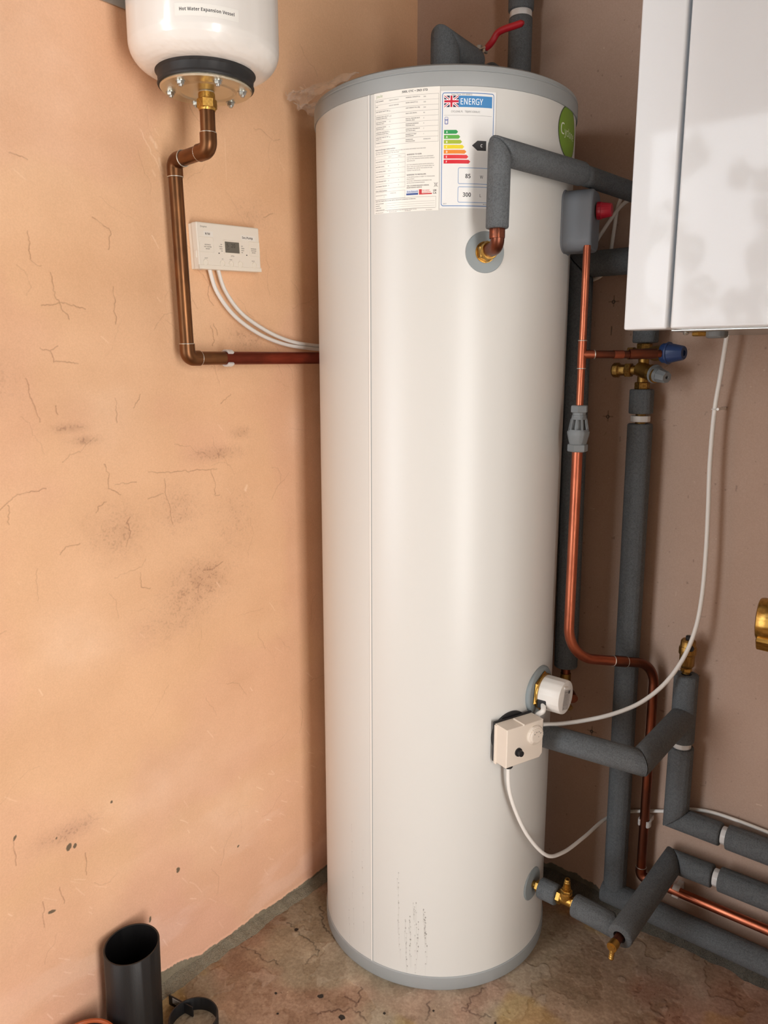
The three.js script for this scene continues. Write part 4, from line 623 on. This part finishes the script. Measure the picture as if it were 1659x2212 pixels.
// heating return: lower lagged run with the drain tee and drain cock
{
  const Z = .05, r = .0265, t = thing('lagged_pipe', 'grey foam-lagged pipe angled down from the brown wall to the drain cock', 'lagged pipe', [.82, .21, .3]);
  const far = [.8225, .2485, .0515], near = [.8105, .2085, .322];
  part(t, 'foam_diagonal', foam(near, far, r, { n1: [1, -.1, -1.0], ri: .0135 }), M.foam);
  part(t, 'foam_run', foam([VX + .0025, .2485, Z + .001], [.914, .25, Z], r, { n0: [1, -.1, -1] }), M.foam);
  lagBand(t, [.9165, .2502, Z], [1, .01, 0], .0195); part(t, 'foam_run', foam([.929, .2505, Z], [1.4, .256, Z], r * 1.05), M.foam);
  part(t, 'inner_pipe', sweep([[.8108, .2095, .315], [.8100, .2075, .3465]], .0095, 18), M.brownCopper);
  const d = thing('drain_cock', 'small brass drain cock pointing down at the end of the lagged pipe', 'drain cock', [.81, .19, .352]);
  part(d, 'body', [sweep([[.8101, .2078, .342], [.8097, .2068, .359]], .0108, 22), aim(lathe([[0, 0], [.0068, 0], [.0068, .0015], [.003, .0022], [0, .0022]], 18), [.8097, .2068, .359], [-.02, -.06, 1])], M.brass);
  part(d, 'spout', aim(lathe([[0, 0], [.0058, 0], [.0058, .008], [.0048, .009], [.0056, .012], [.0048, .0135], [.0056, .0165], [.0048, .018], [.0056, .021], [.0046, .0235], [0, .0235]], 18), [.8097, .2, .353], [-.05, -1, .12]), M.brass, 'ribbed hose spout');
  const e = thing('lagged_pipe', 'short grey foam lengths either side of the brass drain tee by the cylinder foot', 'lagged pipe', [.6, .2, .283]);
  const y = .2044, z = .283;
  part(e, 'foam_length', foam([.602, y, z], [.645, y, z], .0235), M.foam); part(e, 'foam_length', foam([.689, y - .002, z + .001], [.7925, y - .004, z + .004], .0255, { n1: [1, .25, -.55] }), M.foam);
  part(e, 'pipe_stub', [sweep([[.578, y, z], [.61, y, z]], .0085, 16), aim(hex(.0135, .012), [.591, y, z], [1, 0, 0])], M.brass);
  const v = thing('drain_tee', 'brass drain tee with ribbed upright spout low beside the cylinder', 'valve', [.667, .19, .283]);
  part(v, 'body', [aim(hex(.0165, .011), [.6455, y, z], [1, 0, 0]), sweep([[.653, y, z], [.69, y - .001, z]], .0118, 22), aim(hex(.0145, .008), [.683, y, z], [1, 0, 0]), aim(lathe([[0, 0], [.0125, 0], [.0135, .012], [.0135, .016], [.011, .018], [0, .018]], 24), [.667, y, z], [0, 1, 0])], M.brass);
  part(v, 'spindle_nut', aim(hex(.0135, .008), [.667, y + .018, z], [.05, 1, .02]), M.brass);
  part(v, 'spout', aim(lathe([[0, 0], [.0095, 0], [.0095, .004], [.0072, .005], [.0085, .009], [.0066, .010], [.0078, .014], [.006, .015], [.0072, .019], [.0055, .021], [.0065, .024], [.0055, .028], [.003, .028], [.003, .02], [0, .02]], 20), [.6674, y + .026, z], [.06, 1, .05]), M.brass, 'ribbed hose spout');
}
// ------------------------------------------------------------------ immersion heater and cylinder thermostat
{
  const deg = -2.2, y = .689, n = outward(deg), b = onCyl(deg, y, -.001);
  const t = thing('immersion_heater', 'immersion heater with round white cover on the lower side of the cylinder', 'immersion heater', b.toArray());
  const P = (o) => b.clone().addScaledVector(n, o);
  part(t, 'grey_collar', aim(lathe([[0, -.012], [.052, -.012], [.0565, -.004], [.0565, .002], [.053, .005], [.046, .006], [0, .006]], 56), P(0), n), M.disc, 'grey foam collar');
  part(t, 'brass_flange', [aim(hex(.0455, .008).rotateY(.4), P(.005), n), aim(lathe([[0, 0], [.041, 0], [.041, .003], [0, .003]], 48), P(.012), n)], M.brass, 'brass hexagon flange');
  part(t, 'cover', aim(lathe([[0, 0], [.038, 0], [.0385, .002], [.0375, .046], [.0365, .0485], [.034, .0495], [0, .0495]], 64), P(.015), n), M.cap, 'white plastic cover');
  const lab = canvasMat(300, 400, (x, w, h) => { x.fillStyle = '#b9b4b0'; x.fillRect(0, 0, w, h); x.fillStyle = '#4b4846'; x.font = 'bold 30px sans-serif'; x.fillText('3kW 240V~', 20, 60); x.font = '18px sans-serif'; for (let i = 0; i < 9; i++) x.fillText('IMMERSION HEATER BS EN 60335'.slice(i % 4, 20 + i % 5), 20, 100 + i * 26); x.fillRect(190, 20, 90, 60); x.font = 'bold 40px sans-serif'; x.fillText('CE', 30, 380); }, 0.4);
  const right = V(Math.sin(rad(deg)), 0, -Math.cos(rad(deg))), m = new THREE.Matrix4().makeBasis(right, V(0, 1, 0), n).setPosition(P(.0649));
  part(t, 'data_label', new THREE.PlaneGeometry(.03, .044).rotateZ(-.25).translate(.002, -.006, 0).applyMatrix4(m), lab, 'grey printed label');
  part(t, 'cover_tab', new RoundedBoxGeometry(.022, .005, .003, 2, .001).rotateZ(-.3).translate(-.004, .0235, .0012).applyMatrix4(m), M.cap);
  part(t, 'cable_entry', new RoundedBoxGeometry(.014, .02, .02, 2, .002).translate(-.0325, -.013, -.0395).applyMatrix4(m), M.black, 'black cable entry');
  part(t, 'probe_end', sweep([P(.02).add(V(.01, -.022, -.05)), P(.05).add(V(.01, -.04, -.035))], .0065, 14), M.darkBrass);
  const e0 = V(-.036, -.014, -.036).applyMatrix4(m), c = thing('cable', 'short white flex from the immersion heater to the cylinder thermostat', 'cable', e0.toArray());
  part(c, 'sheath', sweep(smooth([e0.toArray(), [e0.x + .006, e0.y - .008, e0.z + .012], [.603, .653, .332], [.600, .637, .336], [.597, .60, .336]], 30), .0058, 14), M.cable);
}
{
  const deg = 18.4, W = .1006, H = .0858, D = .0393, y = .6152, n = outward(deg), right = V(Math.sin(rad(deg)), 0, -Math.cos(rad(deg))), b = onCyl(deg, y, .008);
  const t = thing('cylinder_thermostat', 'square cream thermostat box with dial and black button on the cylinder', 'thermostat', onCyl(deg, y - H / 2).toArray());
  const m = new THREE.Matrix4().makeBasis(right, V(0, 1, 0), n).setPosition(b);
  const P = (name, g, mat, label, parent = t) => part(parent, name, g.applyMatrix4(m), mat, label);
  P('back_plate', join([new RoundedBoxGeometry(W + .005, H + .004, .005, 2, .002).translate(0, .001, -.002), aim(lathe([[0, -.03], [.05, -.03], [.05, -.0045], [0, -.0045]], 40), [0, .005, 0], [0, 0, 1])]), M.black, 'black backing plate');
  const sh = new THREE.Shape(), w = W / 2 - .002, h = H / 2 - .002, ch = .007; sh.moveTo(-w, -h); sh.lineTo(w - ch, -h); sh.lineTo(w, -h + ch); sh.lineTo(w, h); sh.lineTo(-w, h); sh.closePath();
  P('cover', new THREE.ExtrudeGeometry(sh, { depth: D - .004, bevelEnabled: true, bevelSize: .002, bevelThickness: .002, bevelSegments: 4 }).translate(0, 0, .002), M.stat);
  P('cover_lip', join([new RoundedBoxGeometry(.004, H - .002, .006, 2, .001).translate(-W / 2 - .001, -.001, .004), new RoundedBoxGeometry(.009, .007, .007, 2, .0015).translate(-W / 2 + .002, -H / 2 - .001, .0045)]), M.stat);
  P('index_rib', new RoundedBoxGeometry(.0035, .005, D - .004, 2, .0015).translate(-.004, H / 2 + .0005, D / 2 + .003), M.stat);
  const dial = P('dial', aim(lathe([[0, 0], [.0215, 0], [.0215, .0035], [.0195, .006], [.0165, .0068], [.0162, .0085], [.014, .0098], [0, .0098]], 48), [.0265, .0135, D - .001], [0, 0, 1]), M.stat);
  const face = canvasMat(256, 256, (x) => { x.fillStyle = '#e2d6c8'; x.fillRect(0, 0, 256, 256); x.fillStyle = '#3a3633'; x.font = 'bold 34px sans-serif'; x.textAlign = 'center'; ['50', '60', '70', '80'].forEach((s, i) => { const a = -.9 + i * .62; x.fillText(s, 128 + 96 * Math.sin(a), 140 - 96 * Math.cos(a)); }); x.beginPath(); x.moveTo(150, 128); x.lineTo(168, 140); x.lineTo(150, 150); x.fill(); }, 0.5);
  P('dial_print', new THREE.CircleGeometry(.0138, 32).translate(.0265, .0135, D + .0091), face, undefined);
  P('dial_teeth', join([...Array(14)].map((_, k) => { const a = -1.2 + k / 13 * 3.4; return new RoundedBoxGeometry(.0012, .003, .0012, 1, .0004).translate(.0265 + .0185 * Math.sin(a), .0135 + .0185 * Math.cos(a), D + .0055); })), M.stat);
  P('reset_button', aim(lathe([[0, 0], [.0092, 0], [.0092, .004], [.0066, .0048], [.0062, .0125], [.0045, .0135], [0, .0135]], 28), [-.0185, -.0135, D - .001], [0, 0, 1]), M.black, 'black button');
  P('cable_gland', aim(lathe([[0, 0], [.0125, 0], [.0125, .006], [.0105, .0075], [.0095, .0125], [.006, .0145], [0, .0145]], 8), [-.028, -H / 2 + .001, .02], [0, -1, 0]), M.black, 'black cable gland');
  const g = V(-.028, -H / 2 - .012, .02).applyMatrix4(m);
  const c = thing('cable', 'white flex looping from the thermostat gland behind the lagged pipes', 'cable', g.toArray());
  part(c, 'sheath', sweep(smooth([g.toArray(), [0.5856, 0.513, 0.415], [0.5923, 0.4596, 0.4], [0.611, 0.3858, 0.37], [0.6343, 0.321, 0.32], [0.6419, 0.2996, 0.26], [0.6478, 0.2911, 0.16], [0.6544, 0.289, 0.05], [0.6801, 0.2981, 0.013], [0.7428, 0.3268, 0.012], [0.7871, 0.3447, 0.012], [0.8348, 0.3688, 0.012], [0.8815, 0.3817, 0.012], [0.9325, 0.3849, 0.012], [1.0098, 0.3828, 0.012], [1.2, 0.37279999999999996, 0.014], [1.4, 0.36779999999999996, 0.014]], 160), .0042, 12), M.cable);
}
// ------------------------------------------------------------------ boiler with its fittings, cable
{
  const t = thing('boiler', 'glossy white wall boiler with a narrow side panel and dark vertical gap', 'boiler', [1.0, 1.463, 0.18]);
  const z1 = .36, y0 = 1.4625, y1 = 2.26;
  const half = (x0, x1) => boxUV(new RoundedBoxGeometry(x1 - x0, y1 - y0 - .01, .325, 3, .004).translate((x0 + x1) / 2, (y0 + y1) / 2 + .004, .1775));
  part(t, 'chassis', [half(.7625, .8375), half(.8445, 1.278), boxUV(new RoundedBoxGeometry(.51, y1 - y0 - .02, .012, 2, .002).translate(1.02, (y0 + y1) / 2 + .004, .011))], M.enamel);
  part(t, 'side_panel', boxUV(new RoundedBoxGeometry(.0785, y1 - y0, .05, 5, .004).translate(.7595 + .03925, (y0 + y1) / 2, z1 - .025)), M.enamel, 'narrow white panel');
  part(t, 'front_panel', boxUV(new RoundedBoxGeometry(.439, y1 - y0, .05, 5, .004).translate(.844 + .2195, (y0 + y1) / 2, z1 - .025)), M.enamel, 'wide white front panel');
  part(t, 'bottom_tray', box(.44, .003, .27, 1.05, y0 - .0012, .18, .001), M.steel, 'thin steel underside');
  for (const [x, z] of [[.845, .28], [.985, .26]]) part(t, 'screw', [aim(lathe([[0, 0], [.005, 0], [.0055, .003], [.0035, .006], [0, .0065]], 18), [x, y0 - .0025, z], [0, -1, 0])], M.steel);
  part(t, 'pipe_connector', [aim(hex(.016, .008), [.862, y0 - .002, .25], [0, -1, 0])], M.brass, 'brass connector'); part(t, 'drain_outlet', aim(lathe([[0, 0], [.019, 0], [.019, .009], [.016, .012], [0, .012]], 28), [.89, y0 - .002, .25], [0, -1, 0]), M.greyDark, 'grey outlet');
  part(t, 'drain_outlet', [aim(lathe([[0, 0], [.02, 0], [.02, .010], [.017, .013], [0, .013]], 28), [1.035, y0 - .002, .24], [0, -1, 0]), aim(lathe([[0, 0], [.012, 0], [.012, .012], [0, .012]], 20), [1.005, y0 - .002, .25], [0, -1, 0])], M.black, 'dark outlet');
  const c = thing('cable', 'long white cable hanging from the boiler and sweeping left to the cylinder', 'cable', [.86, 1.45, .08]);
  part(c, 'sheath', sweep(smooth([[.853, 1.48, .06], [.8505, 1.46, .058], [.8425, 1.38, .052], [.8352, 1.31, .048], [.8345, 1.2, .05], [.8385, 1.10, .05], [.842, 1.0, .052], [.842, .9, .056], [.837, .83, .066], [.822, .765, .085], [.796, .708, .115], [.758, .664, .15], [.712, .637, .19], [.665, .622, .23], [.622, .615, .27], [.595, .613, .29]], 140), .0048, 14), M.cable);
  part(c, 'cable_clip', [new THREE.TorusGeometry(.0058, .0014, 8, 20).rotateX(Math.PI / 2).translate(.8352, 1.309, .048), aim(lathe([[0, 0], [.0032, 0], [.0028, .0015], [0, .002]], 12), [.8425, 1.3095, .052], [0, 0, 1]), box(.004, .005, .05, .8425, 1.3095, .026, .001)], M.cap, 'white nail clip');
  const a = thing('cable', 'upper white cable strung behind the red cap to the boiler', 'cable', [.60, 1.63, .06]);
  part(a, 'sheath', sweep(smooth([[0.6527, 1.759, 0.022], [0.6135, 1.7574, 0.022], [0.596, 1.749, 0.022], [0.5757, 1.728, 0.022], [0.5502, 1.6942, 0.022], [0.5294, 1.6641, 0.022]], 40), .0042, 12), M.cable);
  const b = thing('cable', 'white cable dropping behind the lagged branch beside the boiler', 'cable', [.60, 1.62, .02]);
  part(b, 'sheath', sweep(smooth([[0.5919, 1.7769, 0.014], [0.581, 1.7442, 0.014], [0.5752, 1.6956, 0.014], [0.5701, 1.6512, 0.014], [0.564, 1.6214, 0.014], [0.5517, 1.603, 0.014], [0.5374, 1.5959, 0.014], [0.509, 1.5895, 0.014]], 40), .0042, 12), M.cable);
}
// brass strainer at the right, cut by the frame
{
  const X = .971, Y = .896, Z = .11, t = thing('brass_strainer', 'large brass fitting on the brown wall to the right of the air vent', 'valve', [X + .05, .82, Z]);
  part(t, 'body', aim(lathe([[0, 0], [.038, 0], [.0415, .002], [.043, .006], [.044, .02], [.044, .075], [.04, .085], [.02, .09], [0, .09]], 48), [X, Y, Z], [1, 0, -.1]), M.brass);
  part(t, 'lower_flange', aim(lathe([[0, 0], [.02, 0], [.023, .002], [.023, .09], [0, .09]], 6), [X + .006, Y - .038, Z + .01], [1, -.02, 0]), M.brass, 'lower hexagon lip');
  part(t, 'pipe', sweep([[X + .08, Y, Z - .008], [X + .4, Y, Z - .03]], .014, 18), M.copper);
  part(t, 'wall_mount', box(.03, .03, Z, X + .06, Y, Z / 2, .003), M.brass);
}
// ------------------------------------------------------------------ offcuts on the floor
{
  const t = thing('soil_pipe', 'black plastic soil pipe offcut standing against the pink wall', 'pipe offcut', [.066, FL, 1.02]);
  const g = lathe([[.0515, .226], [.0515, .0], [.055, .0], [.055, .2255], [.0545, .2265], [.052, .2265], [.0515, .226]], 64); const p = g.attributes.position; for (let i = 0; i < p.count; i++) if (p.getY(i) > .1) p.setY(i, p.getY(i) + (-p.getX(i) * .02 - p.getZ(i) * .08));
  g.rotateZ(-.012).rotateX(-.012); g.computeVertexNormals(); part(t, 'pipe', toCreasedNormals(g, rad(35)).translate(.0665, FL + .001, 1.02), M.soil);
  const o = thing('drain_collar', 'orange terracotta-coloured drain pipe collar beside the black pipe', 'pipe offcut', [.1, FL, 1.15]);
  part(o, 'collar', lathe([[.0545, 0], [.0575, 0], [.0575, .075], [.061, .08], [.062, .096], [.0605, .1], [.0565, .1], [.0545, .096], [.0545, 0]], 64).translate(.093, FL, 1.143), M.terracotta);
  part(o, 'seal', lathe([[.0525, .088], [.0545, .088], [.0545, .095], [.0525, .095], [.0525, .088]], 64).translate(.093, FL, 1.143), M.black, 'black rubber seal');
  const s = thing('pipe_bracket', 'black plastic ring bracket with a barcode tab on the floor', 'pipe bracket', [.137, FL, .926]);
  part(s, 'band', [lathe([[.0485, 0], [.0515, 0], [.0518, .001], [.0518, .029], [.0512, .03], [.0488, .03], [.0485, .029], [.0485, 0]], 64).translate(.137, FL, .926), (() => { const g = box(.07, .024, .0035, 0, 0, 0, .001); g.rotateY(-2.95); return g.translate(.079, FL + .014, .917); })()], M.black);
  const bar = canvasMat(256, 128, (x) => { x.fillStyle = '#d8d6d2'; x.fillRect(0, 0, 256, 128); x.fillStyle = '#6a6866'; let q = 10, k = 3; while (q < 244) { k = (k * 7 + 3) % 11; const w = 3 + k % 5; x.fillRect(q, 10, w, 108); q += w + 4 + (k % 3) * 2; } }, 0.5);
  part(s, 'barcode_label', (() => { const g = new THREE.BoxGeometry(.03, .0135, .0006); g.rotateY(-2.95); return g.translate(.0725, FL + .0185, .9208); })(), bar, 'small barcode label');
}
renderer.render(scene, camera);
